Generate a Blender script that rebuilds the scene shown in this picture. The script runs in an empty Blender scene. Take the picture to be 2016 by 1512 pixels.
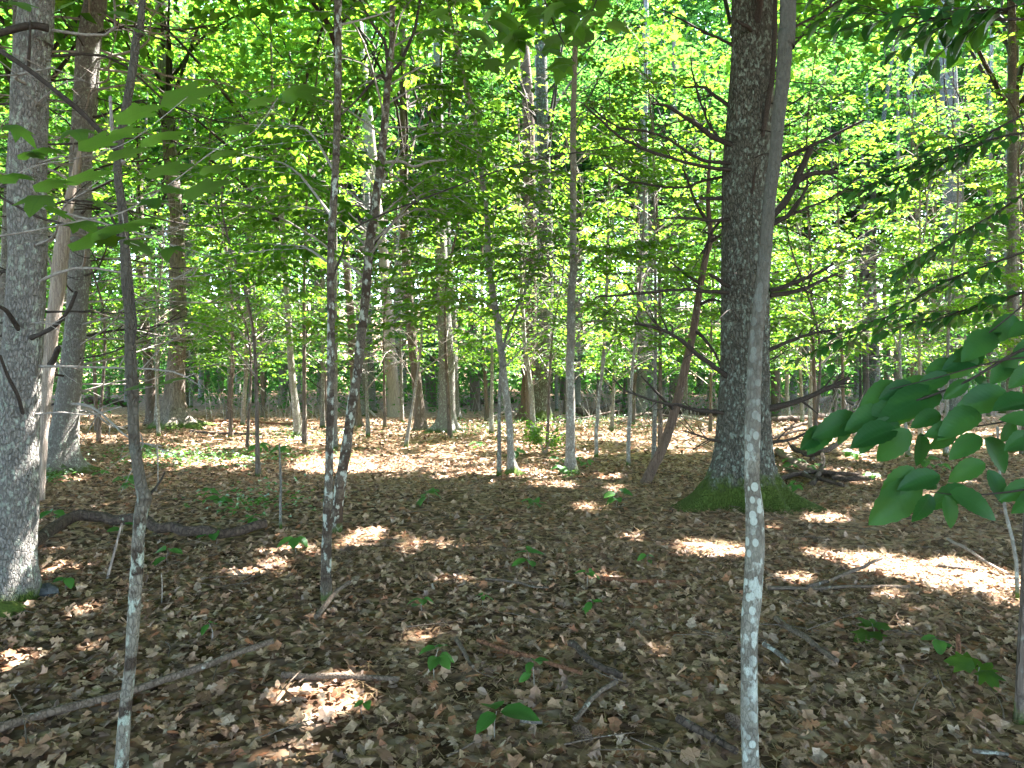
import bpy, math, random
import numpy as np

sc = bpy.context.scene
col = sc.collection
R = math.radians
rng = np.random.default_rng(11)
random.seed(11)

# ------------------------------------------------------------------ camera, sky, sun, exposure
F, HZ, CH = 1440.0, 740.0, 1.55          # focal length in photo pixels, horizon row, eye height
cam_d = bpy.data.cameras.new('camera')
cam = bpy.data.objects.new('camera', cam_d); col.objects.link(cam)
cam.location = (0, 0, CH); cam.rotation_euler = (R(90), 0, 0)
cam_d.sensor_width = 36; cam_d.lens = 36 * F / 2016
cam_d.shift_y = -(756 - HZ) / 2016
cam_d.clip_start = 0.05; cam_d.clip_end = 600
sc.camera = cam

SUN_EL, SUN_AZ = 56.0, 52.0              # azimuth from +Y towards +X
w = bpy.data.worlds.new('World'); sc.world = w; w.use_nodes = True
wn = w.node_tree.nodes; wl = w.node_tree.links
bg = wn.get('Background') or wn.new('ShaderNodeBackground')
sky = wn.new('ShaderNodeTexSky'); sky.sky_type = 'NISHITA'; sky.sun_disc = False
sky.sun_elevation = R(SUN_EL); sky.sun_rotation = R(SUN_AZ)
sky.air_density = 1.0; sky.dust_density = 1.5; sky.ozone_density = 1.0
wl.new(sky.outputs[0], bg.inputs['Color']); bg.inputs['Strength'].default_value = 0.15
wo = next((n for n in wn if n.type == 'OUTPUT_WORLD'), None) or wn.new('ShaderNodeOutputWorld')
wl.new(bg.outputs[0], wo.inputs[0])
SUN = np.array([math.cos(R(SUN_EL)) * math.sin(R(SUN_AZ)), math.cos(R(SUN_EL)) * math.cos(R(SUN_AZ)), math.sin(R(SUN_EL))])
ld = bpy.data.lights.new('sun', 'SUN'); ld.energy = 5.0; ld.angle = R(0.53); ld.color = (1.0, 0.94, 0.89)
lo = bpy.data.objects.new('sun', ld); col.objects.link(lo)
lo.rotation_euler = (R(90 - SUN_EL), 0, R(180 - SUN_AZ)); lo.location = (10, 10, 40)
vs = sc.view_settings
vs.view_transform = 'Standard'; vs.look = 'None'; vs.gamma = 1; vs.use_curve_mapping = False
vs.exposure = 4.2
try:
    sc.cycles.max_bounces = 8; sc.cycles.diffuse_bounces = 5; sc.cycles.transmission_bounces = 6
    sc.cycles.glossy_bounces = 2; sc.cycles.use_denoising = True
    sc.cycles.caustics_reflective = False; sc.cycles.caustics_refractive = False
except Exception:
    pass

# ------------------------------------------------------------------ small maths
def A(*v): return np.array(v, float)
def unit(v):
    v = np.asarray(v, float); n = np.linalg.norm(v, axis=-1, keepdims=True); return v / np.maximum(n, 1e-9)
def pix(px, py, d): return np.array([(px - 1008) / F * d, d, CH - (py - HZ) / F * d])
def hash3(i, j, k, s):
    h = (i * 374761393 + j * 668265263 + k * 2147483647 + s * 1274126177) & 0xffffffff
    h = ((h ^ (h >> 13)) * 1274126177) & 0xffffffff
    return ((h ^ (h >> 16)) & 0xffff) / 65535.0
def vnoise(p, s=0):
    p = np.asarray(p, float); i = np.floor(p).astype(np.int64); f = p - i; f = f * f * (3 - 2 * f)
    out = 0
    for a in (0, 1):
        for b in (0, 1):
            for c in (0, 1):
                wt = (f[..., 0] if a else 1 - f[..., 0]) * (f[..., 1] if b else 1 - f[..., 1]) * (f[..., 2] if c else 1 - f[..., 2])
                out = out + wt * hash3(i[..., 0] + a, i[..., 1] + b, i[..., 2] + c, s)
    return out
def fbm(p, s=0, o=3):
    v, a, t = 0, 0.5, 0
    p = np.asarray(p, float)
    for k in range(o):
        v = v + a * vnoise(p * 2 ** k, s + k); t += a; a *= .5
    return v / t
def noise2(x, y, s=0, o=3):
    return fbm(np.stack([np.asarray(x, float), np.asarray(y, float), np.zeros_like(np.asarray(x, float)) + .37], -1), s, o)
def ground(x, y):
    x = np.asarray(x, float); y = np.asarray(y, float)
    far = np.clip((y - 16) / 30, 0, 1)
    return (noise2(x * .22, y * .22, 5, 2) - .5) * .10 + (noise2(x * .8, y * .8, 6, 2) - .5) * .035 + far * (noise2(x * .1, y * .1, 7, 2) - .42) * .7
def gz(x, y): return float(ground(np.array([x]), np.array([y]))[0])

def catmull(P, n):
    P = np.asarray(P, float)
    if len(P) < 3:
        t = np.linspace(0, 1, n)[:, None]; return P[0] * (1 - t) + P[-1] * t
    Q = np.vstack([2 * P[0] - P[1], P, 2 * P[-1] - P[-2]])
    u = np.linspace(0, len(P) - 1 - 1e-6, n); i = u.astype(int); t = (u - i)[:, None]
    a, b, c, d = Q[i], Q[i + 1], Q[i + 2], Q[i + 3]
    return .5 * (2 * b + (c - a) * t + (2 * a - 5 * b + 4 * c - d) * t ** 2 + (3 * b - a - 3 * c + d) * t ** 3)

# ------------------------------------------------------------------ mesh building
class MB:
    def __init__(s): s.V = []; s.F = []; s.n = 0; s.uv = []
    def add(s, V, Fc, m=0, smooth=True):
        V = np.asarray(V, float).reshape(-1, 3); Fc = np.asarray(Fc, np.int64)
        if len(V) == 0 or len(Fc) == 0: return
        s.V.append(V); s.F.append((Fc + s.n, m, smooth)); s.n += len(V)
    def mesh(s, name, mats, uv=None):
        me = bpy.data.meshes.new(name)
        V = np.vstack(s.V)
        me.vertices.add(len(V)); me.vertices.foreach_set('co', V.ravel())
        sizes = np.concatenate([np.full(len(f), f.shape[1]) for f, m, q in s.F])
        idx = np.concatenate([f.ravel() for f, m, q in s.F])
        me.loops.add(len(idx)); me.loops.foreach_set('vertex_index', idx.astype(np.int32))
        me.polygons.add(len(sizes))
        me.polygons.foreach_set('loop_start', np.concatenate([[0], np.cumsum(sizes)[:-1]]).astype(np.int32))
        me.polygons.foreach_set('material_index', np.concatenate([np.full(len(f), m) for f, m, q in s.F]).astype(np.int32))
        me.polygons.foreach_set('use_smooth', np.concatenate([np.full(len(f), q) for f, m, q in s.F]))
        for m in (mats if isinstance(mats, (list, tuple)) else [mats]): me.materials.append(m)
        if uv is not None:
            l = me.uv_layers.new(name='UVMap'); l.data.foreach_set('uv', np.asarray(uv, float)[idx].ravel())
        me.update(calc_edges=True)
        return me
    def build(s, name, mats, parent=None, loc=None):
        return link(name, s.mesh(name, mats), parent, loc)

def link(name, me, parent=None, loc=None):
    o = bpy.data.objects.new(name, me); col.objects.link(o)
    if loc is not None: o.location = loc
    if parent is not None: o.parent = parent
    return o
def tag(o, label=None, cat=None, group=None, kind=None):
    if label: o['label'] = label
    if cat: o['category'] = cat
    if group: o['group'] = group
    if kind: o['kind'] = kind
    return o
def thing(name, label, cat, loc, group=None):
    o = bpy.data.objects.new(name, None); col.objects.link(o); o.location = tuple(loc); o.empty_display_size = .2
    return tag(o, label, cat, group)

def tube(mb, P, r, sides=8, m=0, rough=0.0, seed=0, fine=0.0, cap=True, zs=.35, fscale=22., lobes=None):
    """A tapering round stem along the points P (k,3) with radii r (k,)."""
    P = np.asarray(P, float); k = len(P); r = np.broadcast_to(np.asarray(r, float), (k,))
    T = unit(np.gradient(P, axis=0))
    ref = A(1, 0, 0) if abs(T[0, 0]) < .8 else A(0, 1, 0)
    U = np.zeros_like(P); u = unit(ref - T[0] * ref.dot(T[0]))
    for i in range(k):
        u = unit(u - T[i] * u.dot(T[i])); U[i] = u
    Wv = np.cross(T, U)
    th = np.linspace(0, 2 * np.pi, sides, endpoint=False)
    dirs = np.cos(th)[None, :, None] * U[:, None, :] + np.sin(th)[None, :, None] * Wv[:, None, :]
    rr = np.repeat(r[:, None], sides, 1)
    if rough:
        s = np.concatenate([[0], np.cumsum(np.linalg.norm(np.diff(P, axis=0), axis=1))])
        q = np.stack([np.cos(th)[None, :] * 1.3 + 0 * s[:, None], np.sin(th)[None, :] * 1.3 + 0 * s[:, None], (s / max(1e-6, (r.mean() * 8)))[:, None] + 0 * th[None, :]], -1)
        rr = rr * (1 + rough * 2 * (fbm(q + seed * 7.3, seed, 3) - .5))
    if fine:
        q = dirs * rr[..., None] * fscale; q[..., 2] = P[:, None, 2] * fscale * zs
        f = fbm(q + seed * 3.1, seed + 9, 2); ridg = 1 - np.abs(2 * f - 1) * 2
        rr = rr - fine * np.clip(ridg - .35, 0, 1)
    if lobes:                                     # buttress roots spreading from the foot
        hgt = np.maximum(P[:, 2] - P[0, 2], 0)[:, None]; g_ = 0
        for a_, am, sh in lobes:
            c_ = np.cos(th[None, :] - a_ + .25 * np.exp(-hgt / .2)); g_ = g_ + am * np.exp(sh * (c_ - 1))
        rr = rr * (1 + 1.5 * g_ * np.exp(-hgt / (r[0] * .55)) + .10 * g_ * np.exp(-hgt / (r[0] * 2.2)))
    V = P[:, None, :] + dirs * rr[..., None]
    a = np.arange(k - 1)[:, None] * sides + np.arange(sides)[None, :]
    b = np.arange(k - 1)[:, None] * sides + (np.arange(sides)[None, :] + 1) % sides
    q = np.stack([a, b, b + sides, a + sides], -1).reshape(-1, 4)
    V = V.reshape(-1, 3); mb.add(V, q, m)
    if cap:
        base = mb.n
        mb.add(np.vstack([V[:sides], P[0] - T[0] * r[0] * .2]), [[(i + 1) % sides, i, sides] for i in range(sides)], m)
        mb.add(np.vstack([V[-sides:], P[-1] + T[-1] * r[-1] * .4]), [[i, (i + 1) % sides, sides] for i in range(sides)], m)

def leaves(mb, P, D, N, L, Wd, m=0, shape=2):
    """Folded leaf blades: shape 2 = two triangles, 4 = two quads with a pointed oval outline."""
    n = len(P)
    if n == 0: return
    P = np.asarray(P, float); D = unit(D); S = unit(np.cross(D, N)); N = np.cross(S, D)
    L = np.broadcast_to(np.asarray(L, float), (n,))[:, None]; Wd = np.broadcast_to(np.asarray(Wd, float), (n,))[:, None]
    h = Wd * .18
    tip = P + D * L - N * L * .12
    if shape == 2:
        a = P + D * L * .42 + S * Wd * .5 + N * h; b = P + D * L * .42 - S * Wd * .5 + N * h
        V = np.stack([P, a, tip, b], 1).reshape(-1, 3); i = np.arange(n)[:, None] * 4
        mb.add(V, np.concatenate([i + [0, 2, 1], i + [0, 3, 2]], 1).reshape(-1, 3), m, False)
    else:
        a1 = P + D * L * .28 + S * Wd * .46 + N * h; a2 = P + D * L * .64 + S * Wd * .40 + N * h * .6
        b1 = P + D * L * .28 - S * Wd * .46 + N * h; b2 = P + D * L * .64 - S * Wd * .40 + N * h * .6
        V = np.stack([P, a1, a2, tip, b2, b1], 1).reshape(-1, 3); i = np.arange(n)[:, None] * 6
        mb.add(V, np.concatenate([i + [0, 3, 2, 1], i + [0, 5, 4, 3]], 1).reshape(-1, 4), m, False)

# ------------------------------------------------------------------ where sunlight reaches the wood
SUNPX = np.array([(1000,935,130,13),(1075,958,85,8),(900,945,50,7),(1200,968,36,9),(1185,940,30,7),(500,850,130,9),(620,868,50,6),
 (760,828,120,14),(640,836,60,10),(430,838,60,8),(1750,830,230,20),(1900,868,110,14),(1640,792,100,12),(1720,898,60,12),(1560,880,60,10),
 (1835,1122,165,15),(1690,1105,50,13),(1400,1085,60,18),(1330,1112,46,9),(1610,1030,46,12),(1512,1050,20,16),(1950,1150,70,22),
 (1760,1182,50,8),(1560,1145,40,11),(1980,1185,40,14),(1185,1050,24,9),(1230,1062,30,7),(1200,1145,40,11),(1310,1116,25,8),
 (1340,1092,40,6),(1100,1283,20,10),(1190,1320,20,11),(1240,1333,42,14),(1280,1310,30,8),(1040,1335,16,10),(920,1390,24,14),
 (1540,1325,16,7),(1590,1340,12,8),(1970,1325,18,14),(560,1085,60,22),(540,1112,30,12),(480,1132,40,10),(450,1160,25,8),(130,1128,60,18),
 (100,1198,80,12),(60,1288,80,24),(135,1262,40,10),(330,1280,27,14),(220,1222,36,12),(610,1268,26,7),(720,1060,20,12),(785,1090,20,8),
 (150,945,30,8),(470,922,16,8),(1830,980,20,8),(1690,945,40,8),(1330,880,50,8),(1120,900,40,6),(700,905,40,6),(1480,1450,14,8)], float)
def to_ground(p): return p - SUN * (p[..., 2:3] / SUN[2])
BLOBS = []
def lit(px, py, d, r): g = to_ground(pix(px, py, d)); BLOBS.append((g[0], g[1], r))
for a in [(45,880,5,.16),(40,960,5,.18),(30,1040,5,.18),(30,1110,5,.15),(60,760,5,.08),(82,770,9,.2),(80,860,9,.15),(100,640,9,.12),(755,520,28,.5),(765,640,28,.5),
          (772,740,28,.6),(125,880,11.7,.25),(482,680,23,.4),(1721,640,40,.8),(880,760,20,.35),(876,650,20,.3),(1135,650,40,.7),(352,760,22,.25)]:
    lit(*a)
BLOBS = np.array(BLOBS)
def sunspot(g, rough=True):
    """True where the photographed floor (or a lit trunk) has sun: the ray ending at ground point g must be free."""
    x, y = g[:, 0], g[:, 1]; out = np.zeros(len(g), bool); yy = np.maximum(y, .6)
    px = 1008 + F * x / yy; py = HZ + F * CH / yy
    wob = 1.05 + (noise2(x * 2.2, y * 2.2, 40, 2) - .5) * 1.5 + (noise2(x * 7, y * 7, 44, 2) - .5) * 3.2
    near = (y > .6) & (noise2(x * 4.2, y * 4.2, 46, 2) > .45)
    for cx, cy, rx, ry in SUNPX:
        out |= near & (((px - cx) / rx) ** 2 + ((py - cy) / (ry * 1.05)) ** 2 < wob)
    for bx, by, r in BLOBS:
        out |= (x - bx) ** 2 + (y - by) ** 2 < r * r
    return out
def gap(g):
    """Openings of the high canopy, by the ground point their sunlight reaches."""
    x, y = g[:, 0], g[:, 1]
    yy = np.maximum(y, .6); px = 1008 + F * x / yy
    n = noise2(x * .45, y * .45, 21, 3); fl = noise2(x * 2.6, y * 2.6, 31, 2)
    inview = (np.abs(x) < .8 * y + 2.5) & (y > 0)
    thr = np.where(x > 0.10 * y, .38, .41) + .085 * np.clip((21 - y) / 6, 0, 1) + .22 * np.clip((y - 27) / 6, 0, 1)
    op = (n > thr) & (inview & (y > 11.5))
    op |= inview & (y <= 11.5) & (fl > .63) & (n > .38)
    op |= ~inview & (n > .60)
    return op | sunspot(g)
# ------------------------------------------------------------------ materials
class NT:
    def __init__(s, name):
        s.m = bpy.data.materials.new(name); s.m.use_nodes = True; s.t = s.m.node_tree; s.t.nodes.clear()
        s.out = s.t.nodes.new('ShaderNodeOutputMaterial')
    def n(s, typ, **kw):
        nd = s.t.nodes.new('ShaderNode' + typ)
        for k, v in kw.items():
            if k in nd.inputs.keys() if isinstance(k, str) else False: s.put(nd.inputs[k], v)
            else: setattr(nd, k, v)
        return nd
    def put(s, sock, v):
        if hasattr(v, 'is_output') or isinstance(v, bpy.types.NodeSocket): s.t.links.new(v, sock)
        else: sock.default_value = v
    def mapped(s, scale, rnd=True):
        tc = s.n('TexCoord'); mp = s.n('Mapping'); s.t.links.new(tc.outputs['Object'], mp.inputs['Vector']); mp.inputs['Scale'].default_value = scale
        if rnd:
            oi = s.n('ObjectInfo'); cm = s.n('CombineXYZ'); mu = s.n('Math', operation='MULTIPLY'); mu.inputs[1].default_value = 37.0
            s.t.links.new(oi.outputs['Random'], mu.inputs[0])
            for k in range(3): s.t.links.new(mu.outputs[0], cm.inputs[k])
            s.t.links.new(cm.outputs[0], mp.inputs['Location'])
        return mp.outputs[0]
    def noise(s, vec, scale, detail=4, rough=.55):
        nd = s.n('TexNoise'); s.t.links.new(vec, nd.inputs['Vector']); nd.inputs['Scale'].default_value = scale; nd.inputs['Detail'].default_value = detail; nd.inputs['Roughness'].default_value = rough
        return nd.outputs['Fac']
    def voro(s, vec, scale, feature='F1', out='Distance'):
        nd = s.n('TexVoronoi', feature=feature); s.t.links.new(vec, nd.inputs['Vector']); nd.inputs['Scale'].default_value = scale
        return nd.outputs[out]
    def ramp(s, fac, stops, interp='LINEAR'):
        nd = s.n('ValToRGB'); cr = nd.color_ramp; cr.interpolation = interp
        while len(cr.elements) < len(stops): cr.elements.new(.5)
        for e, (p, c) in zip(cr.elements, stops):
            e.position = p; e.color = (*c, 1) if not isinstance(c, (int, float)) else (c, c, c, 1)
        s.t.links.new(fac, nd.inputs[0]); return nd.outputs[0]
    def math(s, op, a, b=0.0):
        nd = s.n('Math', operation=op); s.put(nd.inputs[0], a); s.put(nd.inputs[1], b); return nd.outputs[0]
    def mix(s, fac, a, b, blend='MIX'):
        nd = s.n('Mix', data_type='RGBA', blend_type=blend)
        s.put(nd.inputs[0], fac)
        for k, v in ((6, a), (7, b)):
            if isinstance(v, (tuple, list)): nd.inputs[k].default_value = (*v, 1) if len(v) == 3 else v
            else: s.t.links.new(v, nd.inputs[k])
        return nd.outputs[2]
    def bump(s, h, strength=.6, dist=.01):
        nd = s.n('Bump'); s.t.links.new(h, nd.inputs['Height']); nd.inputs['Strength'].default_value = strength; nd.inputs['Distance'].default_value = dist
        return nd.outputs[0]
    def principled(s, c, rough=.85, nrm=None, spec=.25):
        nd = s.n('BsdfPrincipled')
        if isinstance(c, (tuple, list)): nd.inputs['Base Color'].default_value = (*c, 1)
        else: s.t.links.new(c, nd.inputs['Base Color'])
        nd.inputs['Roughness'].default_value = rough; nd.inputs['Specular IOR Level'].default_value = spec
        if nrm is not None: s.t.links.new(nrm, nd.inputs['Normal'])
        s.t.links.new(nd.outputs[0], s.out.inputs[0]); return nd

def bark(name, dark, light, fscale=40., stretch=.22, lichen=.3, lcol=(.34, .38, .33), lscale=26., moss=0., mosstop=.4, bumpd=.012, bands=0., spot=None, ltop=None, crack=.6):
    """Bark: furrowed ground colour, pale lichen scabs, dark blotches and moss on the foot."""
    t = NT(name); v = t.mapped((1, 1, stretch)); v1 = t.mapped((1, 1, 1)); vv = t.mapped((1, 1, .6))
    f = t.noise(v, fscale, 5, .6); big = t.noise(v1, 3.0, 3)
    wn_ = t.n('TexNoise'); t.t.links.new(v1, wn_.inputs['Vector']); wn_.inputs['Scale'].default_value = fscale * .5; wn_.inputs['Detail'].default_value = 3
    wp = t.n('VectorMath', operation='MULTIPLY_ADD'); t.t.links.new(wn_.outputs['Color'], wp.inputs[0]); wp.inputs[1].default_value = (.9 / fscale,) * 3; t.t.links.new(v, wp.inputs[2])
    fur = t.voro(wp.outputs[0], fscale * .8, 'DISTANCE_TO_EDGE')
    furr = t.ramp(fur, [(0., 0.), (.14, 1.)])
    c = t.mix(t.ramp(f, [(.3, 0.), (.7, 1.)]), dark, light)
    c = t.mix(t.math('MULTIPLY', t.math('SUBTRACT', 1.0, furr), crack), c, tuple(k * .45 for k in dark))
    c = t.mix(t.ramp(big, [(.4, 0.), (.62, .5)]), c, tuple(.55 * a + .45 * b for a, b in zip(dark, light)))
    if bands:
        v2 = t.mapped((.35, .35, 1.0)); b = t.ramp(t.noise(v2, 9., 3, .6), [(.50, 0.), (.56, 1.)])
        c = t.mix(t.math('MULTIPLY', b, bands), c, (.035, .022, .015))
    lm = t.ramp(t.math('ADD', t.math('MULTIPLY', t.noise(vv, lscale, 6, .68), .75), t.math('MULTIPLY', t.voro(vv, lscale * 1.3), -.22)), [(.28, 0.), (.34, 1.)])
    lp = t.ramp(t.noise(v1, 4.5, 4, .65), [(.66 - lichen * .42, 0.), (.74 - lichen * .42, 1.)])
    lmask = t.math('MULTIPLY', lm, lp)
    if spot: lmask = t.math('MAXIMUM', lmask, t.math('MULTIPLY', t.ramp(t.voro(t.mapped((1, 1, .8)), spot), [(.33, 1.), (.38, 0.)]), t.ramp(t.noise(v1, 3.1, 2), [(.42, 0.), (.5, 1.)])))
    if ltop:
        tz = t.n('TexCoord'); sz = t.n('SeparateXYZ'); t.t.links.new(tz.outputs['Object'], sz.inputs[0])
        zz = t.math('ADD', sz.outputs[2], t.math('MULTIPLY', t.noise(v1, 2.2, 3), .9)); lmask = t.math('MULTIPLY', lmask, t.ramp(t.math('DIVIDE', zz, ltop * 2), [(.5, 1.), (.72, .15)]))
    c = t.mix(lmask, c, t.mix(t.noise(v1, 90, 2), tuple(k * .75 for k in lcol), lcol))
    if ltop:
        c = t.mix(t.ramp(t.math('DIVIDE', zz, ltop * 2), [(.42, 0.), (.66, .92)]), c, t.mix(f, tuple(k * .28 for k in dark), tuple(k * .75 for k in dark)))  # darker bark higher up, with shade painted into its colour
    if moss:
        sp = t.n('SeparateXYZ'); tc = t.n('TexCoord'); t.t.links.new(tc.outputs['Object'], sp.inputs[0])
        hz = t.math('DIVIDE', sp.outputs[2], mosstop)
        mm = t.math('SUBTRACT', t.math('ADD', t.noise(v1, 7, 4, .65), moss * .5), hz)
        c = t.mix(t.ramp(mm, [(.30, 0.), (.55, 1.)]), c, t.mix(t.noise(v1, 60, 3), (.022, .040, .008), (.095, .145, .025)))
    h = t.math('ADD', t.math('MULTIPLY', furr, .8), t.math('ADD', t.math('MULTIPLY', f, .7), t.math('MULTIPLY', lmask, .3)))
    t.principled(c, .9, t.bump(h, .9, bumpd), .15)
    return t.m

def leafmat(name, c1, c2, t1, t2, trans=.5, gloss=.05, rough=.4, vein=False, patch=True):
    t = NT(name)
    g = t.n('NewGeometry'); rnd = g.outputs['Random Per Island']
    if vein:
        oi = t.n('ObjectInfo'); rnd = oi.outputs['Random']
    if patch:
        tc = t.n('TexCoord'); pn = t.n('TexNoise'); t.t.links.new(tc.outputs['Object'], pn.inputs['Vector']); pn.inputs['Scale'].default_value = .7; pn.inputs['Detail'].default_value = 2
        rnd = t.math('ADD', t.math('MULTIPLY', rnd, .6), t.math('MULTIPLY', pn.outputs['Fac'], .4))
    fac = t.ramp(rnd, [(.15, 0.), (.85, 1.)])
    cd = t.mix(fac, c1, c2); ct = t.mix(fac, t1, t2); nrm = None
    if vein:
        uv = t.n('UVMap'); sp = t.n('SeparateXYZ'); t.t.links.new(uv.outputs[0], sp.inputs[0])
        ab = t.math('ABSOLUTE', t.math('SUBTRACT', sp.outputs[1], .5))
        s = t.math('SINE', t.math('MULTIPLY', t.math('SUBTRACT', sp.outputs[0], t.math('MULTIPLY', ab, .55)), 75.))
        vn = t.ramp(s, [(.80, 0.), (1., 1.)]); mid = t.ramp(ab, [(.0, 1.), (.02, 0.)])
        vm = t.math('MAXIMUM', t.math('MULTIPLY', vn, .55), mid)
        cd = t.mix(t.math('MULTIPLY', vm, .40), cd, tuple(min(1, k * 1.7) for k in c2))
        ct = t.mix(t.math('MULTIPLY', vm, .4), ct, tuple(k * .5 for k in t1))
        nrm = t.bump(s, .07, .002)
    d = t.n('BsdfDiffuse'); t.t.links.new(cd, d.inputs['Color'])
    tr = t.n('BsdfTranslucent'); t.t.links.new(ct, tr.inputs['Color'])
    gl = t.n('BsdfGlossy'); gl.inputs['Roughness'].default_value = rough; gl.inputs['Color'].default_value = (.9, .95, 1, 1)
    if nrm is not None:
        for nd in (d, gl): t.t.links.new(nrm, nd.inputs['Normal'])
    m1 = t.n('MixShader'); m1.inputs[0].default_value = trans; t.t.links.new(d.outputs[0], m1.inputs[1]); t.t.links.new(tr.outputs[0], m1.inputs[2])
    lw = t.n('LayerWeight'); lw.inputs[0].default_value = .25
    gf = t.math('ADD', gloss * .4, t.math('MULTIPLY', lw.outputs['Fresnel'], gloss * 3))
    m2 = t.n('MixShader'); t.t.links.new(gf, m2.inputs[0]); t.t.links.new(m1.outputs[0], m2.inputs[1]); t.t.links.new(gl.outputs[0], m2.inputs[2])
    t.t.links.new(m2.outputs[0], t.out.inputs[0])
    return t.m

BROWNS = [(0.0, (0.052, 0.031, 0.018)), (0.15, (0.14, 0.081, 0.049)), (0.3, (0.258, 0.155, 0.092)), (0.44, (0.375, 0.243, 0.152)), (0.56, (0.48, 0.328, 0.209)), (0.66, (0.317, 0.235, 0.13)), (0.76, (0.352, 0.147, 0.073)), (0.86, (0.48, 0.374, 0.267)), (0.93, (0.211, 0.141, 0.105)), (1.0, (0.347, 0.259, 0.187))]
def litter_leaf(name, island=True):
    t = NT(name)
    if island: rnd = t.n('NewGeometry').outputs['Random Per Island']
    else: rnd = t.n('ObjectInfo').outputs['Random']
    v = t.mapped((1, 1, 1), False)
    c = t.ramp(rnd, BROWNS)
    c = t.mix(t.ramp(t.noise(v, 55, 3), [(.35, 0.), (.75, .55)]), c, (.10, .06, .04))
    d = t.n('BsdfDiffuse'); t.t.links.new(c, d.inputs['Color']); tr = t.n('BsdfTranslucent'); t.t.links.new(c, tr.inputs['Color'])
    gl = t.n('BsdfGlossy'); gl.inputs['Roughness'].default_value = .45
    m1 = t.n('MixShader'); m1.inputs[0].default_value = .15; t.t.links.new(d.outputs[0], m1.inputs[1]); t.t.links.new(tr.outputs[0], m1.inputs[2])
    m2 = t.n('MixShader'); m2.inputs[0].default_value = .035; t.t.links.new(m1.outputs[0], m2.inputs[1]); t.t.links.new(gl.outputs[0], m2.inputs[2])
    t.t.links.new(m2.outputs[0], t.out.inputs[0])
    return t.m
def floor_mat():
    t = NT('forest_floor_litter'); v = t.mapped((1, 1, 1), False)
    wv = t.n('TexNoise'); t.t.links.new(v, wv.inputs['Vector']); wv.inputs['Scale'].default_value = 9
    vm = t.n('VectorMath', operation='MULTIPLY_ADD'); t.t.links.new(wv.outputs['Color'], vm.inputs[0]); vm.inputs[1].default_value = (.12, .12, .12); t.t.links.new(v, vm.inputs[2])
    cell = t.n('TexVoronoi'); t.t.links.new(vm.outputs[0], cell.inputs['Vector']); cell.inputs['Scale'].default_value = 12
    sp = t.n('SeparateColor'); t.t.links.new(cell.outputs['Color'], sp.inputs[0])
    c = t.ramp(sp.outputs[0], BROWNS)
    c = t.mix(t.ramp(cell.outputs['Distance'], [(.3, 0.), (.8, .8)]), c, (.05, .03, .02))
    c = t.mix(t.ramp(t.noise(v, .35, 4), [(.55, 0.), (.7, .25)]), c, (.05, .07, .02))
    t.principled(c, .95, t.bump(t.math('ADD', cell.outputs['Distance'], t.math('MULTIPLY', sp.outputs[1], .8)), .6, .012), .1)
    return t.m
def plain(name, c1, c2, scale=30., rough=.9, b=.004, stretch=1.):
    t = NT(name); v = t.mapped((1, 1, stretch)); f = t.noise(v, scale, 5, .65)
    t.principled(t.mix(t.ramp(f, [(.3, 0.), (.7, 1.)]), c1, c2), rough, t.bump(f, .7, b), .2); return t.m

M = {}
M['pine'] = bark('pine_bark', (.055, .053, .042), (.145, .145, .118), 44, .40, .58, (.26, .31, .26), 22, .9, .65, .045)
M['darkmoss'] = bark('dark_mossy_bark', (.055, .043, .032), (.15, .13, .10), 70, .45, .60, (.38, .42, .36), 17, .15, .25, .006, .7)  # dark brown tone also carries the backlit shade of the central pair
M['grey'] = bark('grey_bark', (.10, .093, .084), (.26, .25, .228), 72, .38, .55, (.36, .40, .335), 24, .4, .3, .022, 0., None, None, .28)
M['furrow'] = bark('furrowed_oak_bark', (.10, .085, .07), (.25, .22, .19), 26, .12, .15, (.33, .35, .30), 18, .5, .5, .02)
M['brown'] = bark('brown_bark', (.07, .055, .045), (.17, .14, .115), 30, .18, .2, (.28, .30, .26), 18, .12, .3, .015)
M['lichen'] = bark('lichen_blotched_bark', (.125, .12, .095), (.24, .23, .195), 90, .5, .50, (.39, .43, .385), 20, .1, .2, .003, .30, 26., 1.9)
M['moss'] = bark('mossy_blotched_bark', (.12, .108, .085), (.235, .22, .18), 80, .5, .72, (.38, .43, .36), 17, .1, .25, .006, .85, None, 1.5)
M['smooth'] = bark('smooth_pale_bark', (.15, .145, .12), (.28, .265, .23), 50, .6, .5, (.40, .42, .37), 20, .5, .3, .004, .2)
M['deadwood'] = bark('weathered_bare_wood', (.20, .16, .13), (.42, .36, .31), 60, .05, .08, (.4, .43, .38), 18, 0, .3, .008)
M['rotbrown'] = bark('rotten_brown_bark', (.075, .05, .036), (.17, .125, .095), 50, .08, .15, (.3, .32, .27), 18, 0, .2, .008)
M['redwood'] = bark('rotten_red_wood', (.10, .045, .025), (.26, .13, .075), 60, .05, .06, (.35, .36, .30), 18, 0, .2, .008)
M['palestick'] = bark('lichened_stick_bark', (.085, .075, .06), (.19, .17, .145), 70, .5, .6, (.42, .45, .40), 24, 0, .2, .004)
M['twig'] = plain('dark_twig_bark', (.020, .016, .013), (.055, .046, .038), 60, .9, .003)
M['greytwig'] = plain('grey_twig_bark', (.13, .115, .10), (.30, .28, .25), 50, .9, .003)
M['stick'] = bark('fallen_stick_bark', (.07, .052, .040), (.19, .15, .115), 60, .6, .2, (.36, .38, .33), 22, 0, 1, .004)
M['log'] = bark('rotting_log_bark', (.035, .025, .02), (.12, .09, .07), 30, .6, .12, (.3, .33, .27), 18, 0, 1, .01)
M['under'] = leafmat('understory_leaf', (.028, .094, .018), (.055, .148, .027), (.11, .29, .015), (.25, .46, .028), .56, .012, .55)
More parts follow.
